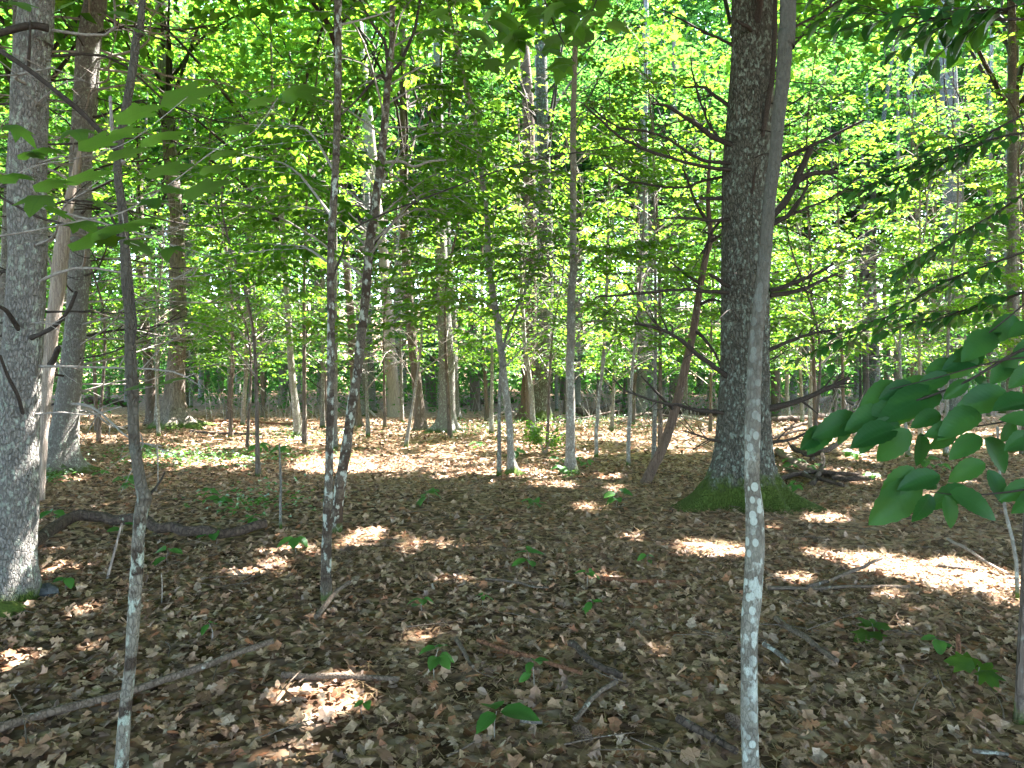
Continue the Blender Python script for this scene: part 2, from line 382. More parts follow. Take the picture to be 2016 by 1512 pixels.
M['canopy'] = leafmat('canopy_leaf', (.025, .084, .018), (.050, .130, .028), (.10, .265, .015), (.23, .42, .030), .54, .008, .55)
M['far'] = leafmat('far_leaf', (.024, .076, .026), (.045, .118, .038), (.055, .19, .026), (.13, .31, .042), .5, .005, .55)
M['beech'] = leafmat('serrated_leaf', (.012, .056, .013), (.027, .090, .021), (.05, .18, .013), (.09, .24, .018), .33, .022, .45, True, False)
M['maple'] = leafmat('maple_leaf', (.035, .095, .020), (.055, .125, .028), (.12, .28, .016), (.17, .34, .025), .68, .03, .5, True, False)
M['seedling'] = leafmat('seedling_leaf', (.035, .12, .02), (.06, .16, .03), (.08, .24, .02), (.12, .30, .03), .4, .05, .45, True, False)
M['cover'] = leafmat('ground_plant_leaf', (.035, .11, .02), (.07, .16, .03), (.08, .24, .02), (.14, .30, .03), .4)
M['litter'] = litter_leaf('dead_leaf')
M['deadleaf'] = litter_leaf('dead_leaf_single', False)
M['needle'] = plain('dry_pine_needle', (.26, .17, .085), (.44, .32, .18), 9, .8, .001)
M['mossgreen'] = leafmat('moss_tuft', (.03, .055, .010), (.07, .11, .02), (.05, .10, .01), (.10, .16, .02), .3)
M['rock'] = plain('dark_wet_rock', (.03, .032, .034), (.10, .105, .105), 22, .6, .01)
M['cone'] = plain('pine_cone_scale', (.07, .045, .03), (.20, .15, .11), 40, .9, .002)
M['floor'] = floor_mat()
# ------------------------------------------------------------------ the forest floor
def axis(lo, hi, near, step0, grow):
    v = [0.0]; s = step0
    while v[-1] < hi: v.append(v[-1] + s); s = s if v[-1] < near else s * grow
    n = [0.0]; s = step0
    while n[-1] > lo: n.append(n[-1] - s); s = s if -n[-1] < near else s * grow
    return np.array(n[::-1][:-1] + v)
xs = axis(-120, 120, 9, .27, 1.09); ys = axis(-60, 160, 14, .27, 1.07)
X, Y = np.meshgrid(xs, ys, indexing='xy')
Z = ground(X, Y) + (noise2(X * 6, Y * 6, 8, 2) - .5) * .03 + np.clip((Y - 86) / 40, 0, 1) * 14
nx, ny = len(xs), len(ys)
i = (np.arange(ny - 1)[:, None] * nx + np.arange(nx - 1)[None, :])
mb = MB(); mb.add(np.stack([X, Y, Z], -1), np.stack([i, i + 1, i + nx + 1, i + nx], -1).reshape(-1, 4))
floor = tag(mb.build('forest_floor', M['floor']), kind='structure')

# fallen leaves: outlines in a unit leaf (x along the midrib 0..1, y across)
def oak(n=9, deep=.45, wd=.34, sd=0):
    r = np.random.default_rng(sd); up = []
    for k in range(n):
        t = (k + .6) / n; env = wd * math.sin(math.pi * min(1, t * .93 + .07)) ** .7
        up.append((t, env * ((1 if k % 2 else deep) + r.uniform(-.1, .1))))
    low = [(x + r.uniform(-.03, .03), -y * r.uniform(.85, 1.1)) for x, y in up]
    return [(0, 0)] + low + [(1.0, 0)] + up[::-1]
def maple_out(sd=0):
    r = np.random.default_rng(sd); pts = [(0, 0)]
    lob = [(-2.15, .42), (-1.65, .30), (-1.05, .56), (-.85, .46), (-.72, .34), (-.38, .48), (0, .64), (.38, .48), (.72, .34), (.85, .46), (1.05, .56), (1.65, .30), (2.15, .42)]
    for a, q in lob:
        q *= r.uniform(.92, 1.08); pts.append((.36 + q * math.cos(a), q * math.sin(a)))
    return pts
def oval(n=5, wd=.26):
    up = [(t, wd * math.sin(math.pi * t) ** .8) for t in np.linspace(.12, .88, n)]
    return [(0, 0)] + [(x, -y) for x, y in up] + [(1, 0)] + up[::-1]
OUT = [oak(7, .42, .36, 1), oak(7, .35, .33, 2), maple_out(3), oval(3, .27), oak(5, .5, .42, 4), oak(5, .4, .34, 8), oval(2, .2), [(0, 0), (.3, -.3), (.7, -.1), (.55, .25), (.2, .2)]]
LOW = [oak(3, .5, .36, 1), oval(2, .26), oak(3, .4, .42, 7)]
BIG = [oak(9, .42, .36, 1), oak(11, .35, .33, 2), maple_out(3), oval(5, .27), oak(7, .5, .40, 4), oak(9, .38, .36, 9)]
def leaf_template(out):
    o = np.array(out, float); mid = np.array([[.30, 0], [.62, 0]])
    V = np.vstack([o, mid]); n = len(o); a, b = n, n + 1; tri = []
    for k in range(n):
        j = (k + 1) % n; c = a if (o[k, 0] + o[j, 0]) / 2 < .46 else b
        tri.append((k, j, c))
    for k in range(n):                      # bridge where the fan changes centre
        j = (k + 1) % n; c = a if (o[k, 0] + o[j, 0]) / 2 < .46 else b
        jj = (j + 1) % n; c2 = a if (o[j, 0] + o[jj, 0]) / 2 < .46 else b
        if c != c2: tri.append((j, c2, c))
    return V, np.array(tri)
def curl(V, r, n):
    """n curled copies of a unit leaf as (n, verts, 3)"""
    x, y = V[:, 0] - .45, V[:, 1]
    a, b, c, d = r.normal(0, .26, (n, 1)), r.normal(.2, .42, (n, 1)), r.normal(0, .35, (n, 1)), r.normal(0, 1.0, (n, 1))
    z = a * x ** 2 + b * np.abs(y) ** 1.4 + c * x * y + d * x * y * y + r.normal(0, .015, (n, len(x)))
    return np.stack([np.broadcast_to(x, z.shape), np.broadcast_to(y, z.shape), z], -1)
def scatter_leaves(mb, pts, size, outs, r, tilt=.33, lift=.012):
    pick = r.integers(0, len(outs), len(pts))
    for k, o in enumerate(outs):
        V, T = leaf_template(o); idx = np.where(pick == k)[0]; n = len(idx)
        if n == 0: continue
        L = curl(V, r, n) * size[idx][:, None, None]
        yaw = r.uniform(0, 2 * np.pi, n); tx, ty = r.normal(0, tilt, n), r.normal(0, tilt, n)
        flip = np.where(r.random(n) < .4, -1., 1.); L[..., 2] *= flip[:, None]
        Zc = unit(np.stack([tx, ty, np.ones(n)], -1)); Xc = unit(np.cross(np.stack([-np.sin(yaw), np.cos(yaw), 0 * yaw], -1), Zc)); Yc = np.cross(Zc, Xc)
        Wp = L[..., 0:1] * Xc[:, None] + L[..., 1:2] * Yc[:, None] + L[..., 2:3] * Zc[:, None]
        lo = Wp[..., 2].min(1)
        P = pts[idx]; Wp = Wp + P[:, None]; Wp[..., 2] -= (lo * .55)[:, None]
        mb.add(Wp, (np.arange(n)[:, None, None] * len(V) + T[None]).reshape(-1, 3), 0, False)
def floor_points(n, y0, y1, r, marg=.7):
    u = r.random(n); y = np.sqrt(y0 * y0 + u * (y1 * y1 - y0 * y0)); x = r.uniform(-1, 1, n) * (.705 * y + marg)
    return np.stack([x, y, ground(x, y) + r.uniform(0, .02, n)], -1)
mb = MB(); r = np.random.default_rng(3)
p = floor_points(26000, 2.3, 6.5, r); scatter_leaves(mb, p[:22000], .026 + .062 * r.random(22000) ** 1.3, OUT, r, .26); scatter_leaves(mb, p[22000:] + A(0, 0, .010), r.uniform(.04, .085, len(p) - 22000), OUT, r, .55)
p = floor_points(26500, 6.3, 13.5, r); scatter_leaves(mb, p, r.uniform(.045, .10, len(p)), LOW, r, .36)
p = floor_points(21000, 13.3, 27, r); scatter_leaves(mb, p, r.uniform(.10, .20, len(p)), LOW[1:2], r)
y = r.uniform(-6, 12, 9000); x = r.uniform(-14, 14, 9000); k = np.abs(x) > .705 * np.maximum(y, 0) + .6; p = np.stack([x, y, ground(x, y) + .01], -1)[k]
scatter_leaves(mb, p, r.uniform(.09, .15, len(p)), LOW[1:], r)
tag(mb.build('leaf_litter', M['litter'], floor), kind='stuff')
# the leaves that lie nearest, one by one
fl_meshes = []
for k in range(14):
    V, T = leaf_template(BIG[k % len(BIG)]); m_ = MB(); m_.add(curl(V, r, 1)[0], T, 0, False); fl_meshes.append(m_.mesh('fallen_leaf', M['deadleaf']))
p = floor_points(260, 2.85, 4.3, r, 0)
for k in range(len(p)):
    o = link('fallen_leaf', fl_meshes[k % 14], floor, (p[k, 0], p[k, 1], p[k, 2] + .022))
    s = r.uniform(.06, .10); o.scale = (s, s, s); o.rotation_euler = (r.normal(0, .3), r.normal(0, .3), r.uniform(0, 6.28))
# dry pine needles in tufts, mostly under the pine
n = 60000; c = floor_points(n, 2.4, 10.5, r, .3)
keep = noise2(c[:, 0] * .8, c[:, 1] * .8, 50, 2) + .12 * np.clip(c[:, 0], -2, 3) > .46; c = c[keep]; n = len(c)
a = r.uniform(0, np.pi * 2, n); l = r.uniform(.06, .13, n); d = np.stack([np.cos(a) * l, np.sin(a) * l, r.normal(0, .02, n)], -1); wv = np.stack([-np.sin(a), np.cos(a), 0 * a], -1) * .0014
c[:, 2] += .028; mb = MB()
mb.add(np.stack([c - wv, c + wv, c + d], 1), np.arange(n * 3).reshape(-1, 3), 0, False)
tag(mb.build('pine_needle_litter', M['needle'], floor), kind='stuff')
# small twigs all over the floor
mb = MB(); p = floor_points(520, 2.5, 16, r)
for k in range(len(p)):
    a = r.uniform(0, 6.28); l = r.uniform(.12, .5); q = A(math.cos(a), math.sin(a), r.normal(0, .08)) * l
    P = catmull([p[k] + A(0, 0, .03), p[k] + q * .5 + A(r.normal(0, .02), r.normal(0, .02), .035), p[k] + q + A(0, 0, .03)], 5)
    rad = r.uniform(.0025, .006); tube(mb, P, np.linspace(rad, rad * .5, 5), 4, 0)
tag(mb.build('twig_litter', M['stick'], floor), kind='stuff')

# ------------------------------------------------------------------ trees
THIN = [(305,-30,378,850,21.5),(700,380,800,830,27.5),(715,40,760,400,27.5),(785,150,832,850,20.4),(855,420,905,850,19.8),(1022,80,1092,820,25.5),(1250,370,1295,800,33),(1690,480,1742,760,35),(1846,60,1900,200,29),(1855,320,1895,420,29),(670,500,712,830,21.8),(1120,300,1150,800,37)]
NOLEAF = []          # (x0,y0,x1,y1,maxdepth) photo windows where nearer leaves would hide what the photo shows
def visible_clear(P):
    y = np.maximum(P[:, 1], .3); px = 1008 + F * P[:, 0] / y; py = HZ - F * (P[:, 2] - CH) / y
    out = np.zeros(len(P), bool)
    for x0, y0, x1, y1, dm in THIN: out |= (px > x0) & (px < x1) & (py > y0) & (py < y1) & (P[:, 1] < dm) & (hash3((px * 7).astype(np.int64), (py * 7).astype(np.int64), 3, 5) < .8)
    for x0, y0, x1, y1, dm in NOLEAF: out |= (px > x0) & (px < x1) & (py > y0) & (py < y1) & (P[:, 1] < dm)
    return out
NOLEAF += [(-60, -60, 330, 900, 11.), (1385, -50, 1580, 1100, 9.4), (600, 120, 800, 1100, 7.1), (300, 730, 1560, 1512, 13), (-400, 770, 2400, 1600, 13), (0, 790, 2016, 1512, 22),
           (1240, 380, 1440, 960, 10.6), (300, 500, 1400, 1512, 10.), (1100, 560, 1150, 940, 12), (310, 380, 380, 850, 17), (735, 560, 800, 830, 20), (850, 620, 900, 850, 18), (1250, 640, 1300, 800, 20)]

def crown_mesh(name, bark_m, leaf_m, centre, rad, z0, z1, nleaf, size, r, carve=True, base=None, stems=None, clumps=26, limbs=9):
    """A broad crown: limbs reaching to flattened leaf clumps; base = the tree's foot (local origin)."""
    mb = MB(); cx, cy = centre; zc, hz = (z0 + z1) / 2, (z1 - z0) / 2
    u = unit(r.normal(0, 1, (clumps, 3))); rr = r.uniform(.35, 1., (clumps, 1)) ** .6
    C = u * rr * A(rad, rad, hz) + A(cx, cy, zc)
    sg = rad * r.uniform(.20, .34, clumps) * (26 / clumps) ** .25
    which = r.integers(0, clumps, nleaf)
    P = C[which] + r.normal(0, 1, (nleaf, 3)) * (sg[which][:, None] * A(1, 1, .38))
    a = r.uniform(0, 6.28, nleaf)
    D = np.stack([np.cos(a), np.sin(a), r.normal(-.25, .3, nleaf)], -1)
    N = unit(np.stack([r.normal(0, .38, nleaf), r.normal(0, .38, nleaf), np.ones(nleaf)], -1))
    if carve:
        g = to_ground(P); k = ~gap(g) & ~sunspot(to_ground(P + D * size)) & ~sunspot(to_ground(P + D * size * .5)) & ~visible_clear(P); P, D, N = P[k], D[k], N[k]
    sz = size * r.uniform(.7, 1.25, len(P)); bo = A(*base) if base is not None else A(cx, cy, 0)
    leaves(mb, P - bo, D, N, sz, sz * .62, 1, 2)
    for j in range(min(limbs, clumps)):
        c = C[j]; s = A(cx, cy, z0 + r.uniform(-.1, .35) * (z1 - z0) * .8); s[2] = min(s[2], c[2] - .3)
        if stems is not None:
            zz = np.clip(s[2], stems[0, 2], stems[-1, 2]); s = A(np.interp(zz, stems[:, 2], stems[:, 0]), np.interp(zz, stems[:, 2], stems[:, 1]), zz)
        Q = catmull([s, s * .55 + c * .45 + A(0, 0, .3) + r.normal(0, .15, 3), c], 7) - bo
        tube(mb, Q, np.linspace(.05, .012, 7) * (rad / 4), 5, 0)
    return mb.mesh(name, [bark_m, leaf_m])

def sprays(stem, r, zlo, zhi, blen, step, leafsize, leaf_shape=2, tw=.5, carve=True, bl=None, base=None, droop=.12, up=.25, density=1.0, mats=None, az=None):
    """Understory foliage: tiers of near-level boughs with alternate leaves in flat sprays."""
    mb = MB(); P_, D_, N_ = [], [], []
    z = zlo; a = r.uniform(0, 6.28)
    while z < zhi:
        t = (z - zlo) / max(.01, zhi - zlo); a += 2.4 + r.normal(0, .5)
        aa = a if az is None else az + r.normal(0, .9)
        L = blen * (1 - .62 * t) * r.uniform(.65, 1.2)
        s = A(np.interp(z, stem[:, 2], stem[:, 0]), np.interp(z, stem[:, 2], stem[:, 1]), z)
        d = A(math.cos(aa), math.sin(aa), 0)
        Q = catmull([s, s + d * L * .35 + A(0, 0, L * up), s + d * L * .7 + A(0, 0, L * (up + .05)) + r.normal(0, .05, 3), s + d * L + A(0, 0, L * (up - droop))], 9)
        tube(mb, Q - base, np.linspace(.004 + .006 * L, .002, 9), 3, 0, cap=False)
        nt = int(max(3, L / .125)); side = 1
        for k in range(nt):
            u_ = .22 + .78 * (k + r.random()) / nt; q = A(*[np.interp(u_ * 8, np.arange(9), Q[:, j]) for j in range(3)])
            side = -side; ta = aa + side * r.uniform(.5, 1.1); tl = tw * (1.15 - .75 * u_) * L * .55 * r.uniform(.6, 1.2) + .12
            td = A(math.cos(ta), math.sin(ta), r.normal(.0, .16)); e = q + td * tl + A(0, 0, -.1 * tl)
            tube(mb, np.array([q, (q + e) / 2 + A(0, 0, .03 * tl), e]) - base, [.003, .0022, .0014], 3, 0, cap=False)
            nl = max(2, int(tl / (leafsize * .52) * density))
            uu = (np.arange(nl) + .6) / nl; pp = q + (e - q) * uu[:, None]
            sd = np.where(np.arange(nl) % 2, 1, -1) * r.uniform(.55, 1.1, nl); sd[-1] *= .2
            la = ta + sd
            P_.append(pp); D_.append(np.stack([np.cos(la), np.sin(la), r.normal(-.22, .22, nl)], -1))
            N_.append(np.stack([r.normal(0, .28, nl), r.normal(0, .28, nl), np.ones(nl)], -1))
        z += step * r.uniform(.6, 1.4)
    P, D, N = np.vstack(P_), np.vstack(D_), np.vstack(N_)
    if carve:
        g = to_ground(P); py = HZ + F * CH / np.maximum(g[:, 1], .5)
        k = ~(sunspot(g) & (g[:, 1] < 27)) & ~visible_clear(P); P, D, N = P[k], D[k], N[k]
    sz = leafsize * r.uniform(.65, 1.25, len(P))
    leaves(mb, P - base, D, unit(N), sz, sz * r.uniform(.5, .68, len(P)), 1, leaf_shape)
    return mb.mesh('crown', mats)

def leafy_limb(root, base, a, b_, r, leafsize, mats, wide=.42):
    """One long bough with flat layered sprays of leaves, from stem point a to tip b_."""
    mb = MB(); v = b_ - a; L = np.linalg.norm(v); aa = math.atan2(v[1], v[0]); P_, D_, N_ = [], [], []
    Q = catmull([a, a + v * .35 + A(0, 0, .10 * L), a + v * .7 + A(0, 0, .08 * L), b_], 12); tube(mb, Q - base, np.linspace(.011, .002, 12), 5, 0, cap=False)
    nt = int(L / .085); side = 1
    for k in range(nt):
        u_ = .18 + .82 * (k + r.random()) / nt; q = A(*[np.interp(u_ * 11, np.arange(12), Q[:, j]) for j in range(3)]); side = -side
        ta = aa + side * r.uniform(.4, 1.2); tl = wide * L * (1.1 - .7 * u_) * r.uniform(.5, 1.2) + .12; e = q + A(math.cos(ta), math.sin(ta), r.normal(0, .14)) * tl + A(0, 0, -.12 * tl)
        tube(mb, np.array([q, (q + e) / 2 + A(0, 0, .03 * tl), e]) - base, [.0035, .0025, .0015], 3, 0, cap=False)
        nl = max(2, int(tl / (leafsize * .5))); pp = q + (e - q) * ((np.arange(nl) + .6) / nl)[:, None]; sd = np.where(np.arange(nl) % 2, 1, -1) * r.uniform(.5, 1.1, nl); sd[-1] *= .2; la = ta + sd
        P_.append(pp); D_.append(np.stack([np.cos(la), np.sin(la), r.normal(-.25, .22, nl)], -1)); N_.append(np.stack([r.normal(0, .28, nl), r.normal(0, .28, nl), np.ones(nl)], -1))
    P, D, N = np.vstack(P_), np.vstack(D_), np.vstack(N_); sz = leafsize * r.uniform(.65, 1.25, len(P)); leaves(mb, P - base, D, unit(N), sz, sz * r.uniform(.52, .68, len(P)), 1, 4)
    return mb.build('leafy_bough', mats, root)

def dead_limb(mb, s, d, L, rad, r, forks=5, sag=-.08, m=0, wig=.06):
    d = unit(d); e = s + d * L
    Q = catmull([s, s + d * L * .33 + r.normal(0, wig * L, 3) * A(1, 1, .8), s + d * L * .68 + r.normal(0, wig * L, 3) * A(1, 1, .8) + A(0, 0, sag * L * .4), e + A(0, 0, sag * L)], 11)
    tube(mb, Q, np.linspace(rad, rad * .28, 11), 6, m, .15, int(r.integers(99)))
    for k in range(forks):
        u_ = r.uniform(.25, .95); q = A(*[np.interp(u_ * 10, np.arange(11), Q[:, j]) for j in range(3)])
        sd = unit(np.cross(d, A(0, 0, 1)) * r.choice([-1, 1]) * r.uniform(.5, 1.1) + d * .6 + A(0, 0, r.normal(.1, .4)))
        l = L * r.uniform(.15, .45); e2 = q + sd * l + A(0, 0, -.05 * l)
        tube(mb, catmull([q, (q + e2) / 2 + r.normal(0, .05 * l, 3), e2], 6), np.linspace(rad * .42, rad * .12, 6), 4, m)
    return Q

def trunk_path(pts, d, top, lean_keep=.35, dj=0.0):
    """pts: (px,py,width px) from the foot upwards at depth d; carried on above the frame to height top."""
    W = np.array([pix(p[0], p[1], d) for p in pts]); wd = np.array([p[2] for p in pts]) / F * d / 2
    W[0, 2] = gz(W[0, 0], W[0, 1]) - .06
    if W[-1, 2] < top:
        s = (W[-1] - W[-2]) / max(.2, W[-1, 2] - W[-2, 2]); rise = top - W[-1, 2]
        W = np.vstack([W, W[-1] + A(s[0] * lean_keep * rise * .5, 0, rise * .5), W[-1] + A(s[0] * lean_keep * rise * .8, 0, rise)])
        wd = np.concatenate([wd, [wd[-1] * .7, max(.01, wd[-1] * .18)]])
    if dj: W[:, 1] += dj * (W[:, 2] - W[0, 2])
    return W, wd
def smooth_trunk(W, wd, per=.25, flare=0., fl_h=.35):
    L = np.linalg.norm(np.diff(W, axis=0), axis=1).sum(); n = int(np.clip(L / per, 8, 140))
    P = catmull(W, n); u_ = np.linspace(0, len(W) - 1, n); r_ = np.interp(u_, np.arange(len(W)), wd)
    if flare: r_ = r_ * (1 + flare * np.exp(-np.maximum(P[:, 2] - P[0, 2], 0) / fl_h))
    return P, r_

def tree(name, label, cat, pts, d, top, mat, sides=10, rough=.12, fine=0., flare=.5, fl_h=.25, group=None, per=.25, roots=0, dj=0.0, lean=.35, wob=0.0, seed=0):
    W, wd = trunk_path(pts, d, top, lean, dj)
    P, rr = smooth_trunk(W, wd, per, flare, fl_h)
    if wob:
        q = np.stack([P[:, 2] * 2.1, 0 * P[:, 2] + seed, 0 * P[:, 2]], -1); P[:, 0] += (fbm(q, 3) - .5) * wob; P[:, 1] += (fbm(q + 9, 4) - .5) * wob
    base = A(P[0, 0], P[0, 1], gz(P[0, 0], P[0, 1]))
    t = thing(name, label, cat, base, group)
    r = np.random.default_rng(int(d * 13) + seed)
    lob = None
    if roots:
        lob = [(6.28 * (k + r.uniform(-.35, .35)) / roots, r.uniform(.3, 1.1), r.uniform(16, 45)) for k in range(roots)]; sides = max(sides, 22)
    mb = MB(); tube(mb, P - base, rr, sides, 0, rough, seed or int(d * 7), fine, lobes=lob)
    for k in range(0):
        a = 6.28 * (k + r.uniform(-.25, .25)) / roots; e = A(math.cos(a), math.sin(a), 0); r0 = rr[0]; rl = r.uniform(1.0, 1.4)
        Q = catmull([e * r0 * .35 + A(0, 0, r0 * 1.1), e * r0 * .95 + A(0, 0, r0 * .35), e * r0 * rl + A(r.normal(0, .04), r.normal(0, .04), -.02), e * r0 * rl * 1.35 + A(r.normal(0, .05), r.normal(0, .05), -.10)], 10)
        tube(mb, Q, np.linspace(r0 * .34, r0 * .08, 10) * r.uniform(.6, 1.1), 8, 0, .2, k)
    mb.build('trunk', mat, t)
    return t, P, rr, base
r = np.random.default_rng(21)
UND = [M['greytwig'], M['under']]
UND = [M['greytwig'], M['under']]; CAN = [M['twig'], M['canopy']]; FAR = [M['twig'], M['far']]

# ---- the big pine on the right
pine, Pp, Pr, Pb = tree('pine_tree', 'thick dark pine with scaly bark, dead side branches and a mossy flared foot', 'tree',
    [(1461,1008,112),(1460,960,110),(1461,900,104),(1463,830,100),(1466,700,92),(1467,504,92),(1468,333,90),(1479,170,88),(1484,0,86)], 8.6, 17., M['pine'],
    120, .07, .016, .25, .26, None, .03, 8, seed=5)
def pine_limb(pts, w0, w1, dd, stub=0):
    n = len(pts); q = np.array([pix(x, y, 8.6 + dd * k / (n - 1) - (.12 if dd < 0 else 0)) for k, (x, y) in enumerate(pts)])
    P = catmull(q, 5 * n); P += (fbm(np.stack([P[:, 2] * 9, P[:, 0] * 9, P[:, 1]], -1), 3, 2) - .5)[:, None] * A(.02, 0, .03)
    mb = MB(); s = 8.6 / F / 2; rad = np.linspace(w0 * s * 1.08, w1 * s * 1.3, len(P)); tube(mb, P - Pb, rad, 7, 0, .25, int(pts[-1][0]))
    rr_ = np.random.default_rng(int(pts[-1][0]) + 1)
    for k in range(0 if stub else 6):
        j = rr_.integers(len(P) // 4, len(P) - 1); t = unit(P[min(j + 1, len(P) - 1)] - P[j - 1]); l = rr_.uniform(.12, .38)
        e = unit(t * .8 + A(0, rr_.normal(0, .4), rr_.choice([-1, 1]) * rr_.uniform(.3, .9))); tube(mb, catmull([P[j], P[j] + e * l * .5 + rr_.normal(0, .015, 3), P[j] + e * l], 5) - Pb, np.linspace(rad[j] * .55, .004, 5), 4, 0)
    mb.build('branch', M['twig'], pine)
for a in [([(1440,285),(1400,268),(1370,245),(1344,228),(1310,207),(1282,204)],11,4,-.2), ([(1445,214),(1405,187),(1385,172),(1344,171)],8,3,.2),
    ([(1440,322),(1380,314),(1344,292),(1290,262),(1220,250),(1160,212)],7,2,-.5), ([(1440,334),(1400,330),(1344,317),(1239,280),(1182,237),(1149,207)],8,2.5,-.7),
    ([(1440,345),(1380,357),(1344,369),(1256,361),(1205,334),(1182,307)],6,2,.5), ([(1440,433),(1390,434),(1344,429),(1296,432)],7,2,-.3), ([(1440,390),(1395,391),(1376,389)],8,5,0,1),
    ([(1440,577),(1390,573),(1344,570),(1250,579),(1172,585)],8,3,-.4), ([(1440,566),(1415,552),(1398,540)],9,4,-.25,1),
    ([(1432,742),(1380,703),(1344,672),(1300,648),(1249,638)],10,4,-.3), ([(1432,815),(1380,808),(1344,800),(1290,790),(1238,771),(1208,746)],8,2,-.4), ([(1425,872),(1385,861),(1344,848)],6,2,-.2),
    ([(1520,318),(1545,311),(1580,295),(1630,272),(1701,236)],10,4,-.1), ([(1520,425),(1545,398),(1573,354),(1600,341),(1650,338)],15,6,-.1), ([(1565,360),(1582,322),(1597,291)],13,9,-.1,1),
    ([(1520,442),(1552,425),(1575,395),(1592,356)],9,4,-.2), ([(1520,436),(1600,405),(1660,375),(1701,334)],6,2,.4), ([(1515,574),(1560,558),(1605,540),(1640,521)],9,4,-.2),
    ([(1515,582),(1580,570),(1612,555),(1648,539)],9,4,.3), ([(1510,690),(1560,670),(1600,657),(1642,650)],8,3,-.1), ([(1505,806),(1570,790),(1622,768),(1672,744)],12,6,-.2),
    ([(1505,872),(1555,866),(1592,850)],7,3,.1), ([(1520,80),(1560,55),(1600,35),(1662,-3)],7,3,.2), ([(1478,338),(1498,275),(1512,205),(1523,120),(1527,-10)],12,7,-.35,1),
    ([(1486,70),(1493,25),(1497,-15)],13,9,-.34,1), ([(1486,66),(1470,52),(1450,41)],9,4,-.4,1), ([(1445,90),(1400,70),(1344,40),(1300,18)],6,2,.2), ([(1475,410),(1482,370),(1488,330)],7,3,-.34,1),
    ([(1440,410),(1404,452),(1395,470),(1385,500)],6,3,.1), ([(1440,300),(1395,240),(1365,150),(1363,118)],6,2,.2)]:
    pine_limb(*a)
mb = MB(); n = 4200; a = r.uniform(0, 6.28, n); q = r.uniform(.30, .62, n) * r.uniform(.85, 1, n); h = np.where(q < .42, r.uniform(0, .42, n) ** 1.0, 0)
p = np.stack([np.cos(a) * q, np.sin(a) * q, 0 * q], -1) + A(0, 0, .012); p[:, 2] += np.clip((.40 - q) * 1.4, 0, .4) + ground(p[:, 0] + Pb[0], p[:, 1] + Pb[1]) - Pb[2]
D = np.stack([np.cos(a) * .5 + r.normal(0, .5, n), np.sin(a) * .5 + r.normal(0, .5, n), r.uniform(.3, 1.2, n)], -1)
k = noise2(np.cos(a) * 2.4 + 5, np.sin(a) * 2.4 + q * 3, 90, 2) > .49; p, D = p[k], D[k]; n = len(p)
leaves(mb, p, D, r.normal(0, 1, (n, 3)), r.uniform(.015, .04, n), .006, 0, 2)
tag(mb.build('moss', M['mossgreen'], pine), kind='stuff')
rp = np.random.default_rng(404)
for k in range(34):
    z_ = rp.uniform(1.2, 6.2); s_ = A(np.interp(z_, Pp[:, 2], Pp[:, 0]), 8.6, z_) - Pb; a_ = rp.choice([rp.normal(0, .5), rp.normal(3.14, .5), rp.normal(-1.6, .6)]); rad_ = np.interp(z_, Pp[:, 2], Pr) * .9
    d_ = unit(A(math.cos(a_), math.sin(a_), rp.normal(.15, .25))); m_ = MB(); dead_limb(m_, s_ + d_ * rad_, d_, rp.uniform(.4, 1.35), rp.uniform(.005, .010), rp, 7, -.02); m_.build('branch', M['twig'], pine)
link('crown', crown_mesh('crown', M['twig'], M['canopy'], (Pp[-1, 0], 8.6), 6.0, 9.5, 17.5, 11000, .30, r, True, Pb, Pp, 40), pine)

# ---- slim stems close to the camera
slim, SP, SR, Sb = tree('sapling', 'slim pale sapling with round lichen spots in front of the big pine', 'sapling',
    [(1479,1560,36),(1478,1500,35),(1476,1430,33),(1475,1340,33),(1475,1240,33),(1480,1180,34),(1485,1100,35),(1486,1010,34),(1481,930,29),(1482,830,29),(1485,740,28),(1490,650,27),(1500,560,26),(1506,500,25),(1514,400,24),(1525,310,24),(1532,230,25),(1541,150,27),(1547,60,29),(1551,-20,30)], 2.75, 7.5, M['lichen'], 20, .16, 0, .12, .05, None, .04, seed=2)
left, LP, LR, Lb = tree('sapling', 'slender crooked sapling with moss collars and pale lichen, nearest stem on the left side', 'sapling',
    [(236,1560,25),(238,1512,25),(247,1400,24),(257,1300,22),(264,1200,23),(270,1100,23),(272,1060,22),(278,1005,26),(284,982,27),(277,955,22),(268,900,20),(263,850,20),(261,780,22),(257,700,20),(256,620,21),(251,560,22),(247,500,18),(243,430,18),(232,350,15),(233,300,15),(245,230,16),(262,130,16),(270,60,14),(281,-20,13)], 2.75, 6.5, M['moss'], 18, .20, 0, .1, .05, None, .035, seed=3)
def side_branch(root, base, pts, w0, w1, d, mat, dd=0, name='branch', sides=7, n=None, rough=.2):
    q = np.array([pix(x, y, d + dd * k / max(1, len(pts) - 1)) for k, (x, y) in enumerate(pts)]); P = catmull(q, n or 5 * len(pts))
    mb = MB(); tube(mb, P - base, np.linspace(w0, w1, len(P)) * d / F / 2, sides, 0, rough, int(abs(pts[0][0])) + int(abs(pts[-1][1]))); return mb.build(name, mat, root)
side_branch(left, Lb, [(243,310),(230,298),(200,262),(165,226),(130,196),(60,140),(-20,86)], 11, 9, 2.75, M['twig'], -.2)
side_branch(left, Lb, [(243,320),(232,300),(222,260),(219,225),(217,190)], 9, 6, 2.75, M['greytwig'], .05)
side_branch(left, Lb, [(284,985),(296,972),(310,955),(325,930)], 7, 3, 2.75, M['twig'], .1)
side_branch(left, Lb, [(250,500),(235,470),(225,440),(205,395)], 8, 3, 2.75, M['twig'], .1)
side_branch(left, Lb, [(247,430),(225,445),(170,449),(100,435),(60,420),(0,388),(-30,370)], 6, 4, 2.75, M['twig'], -.3)
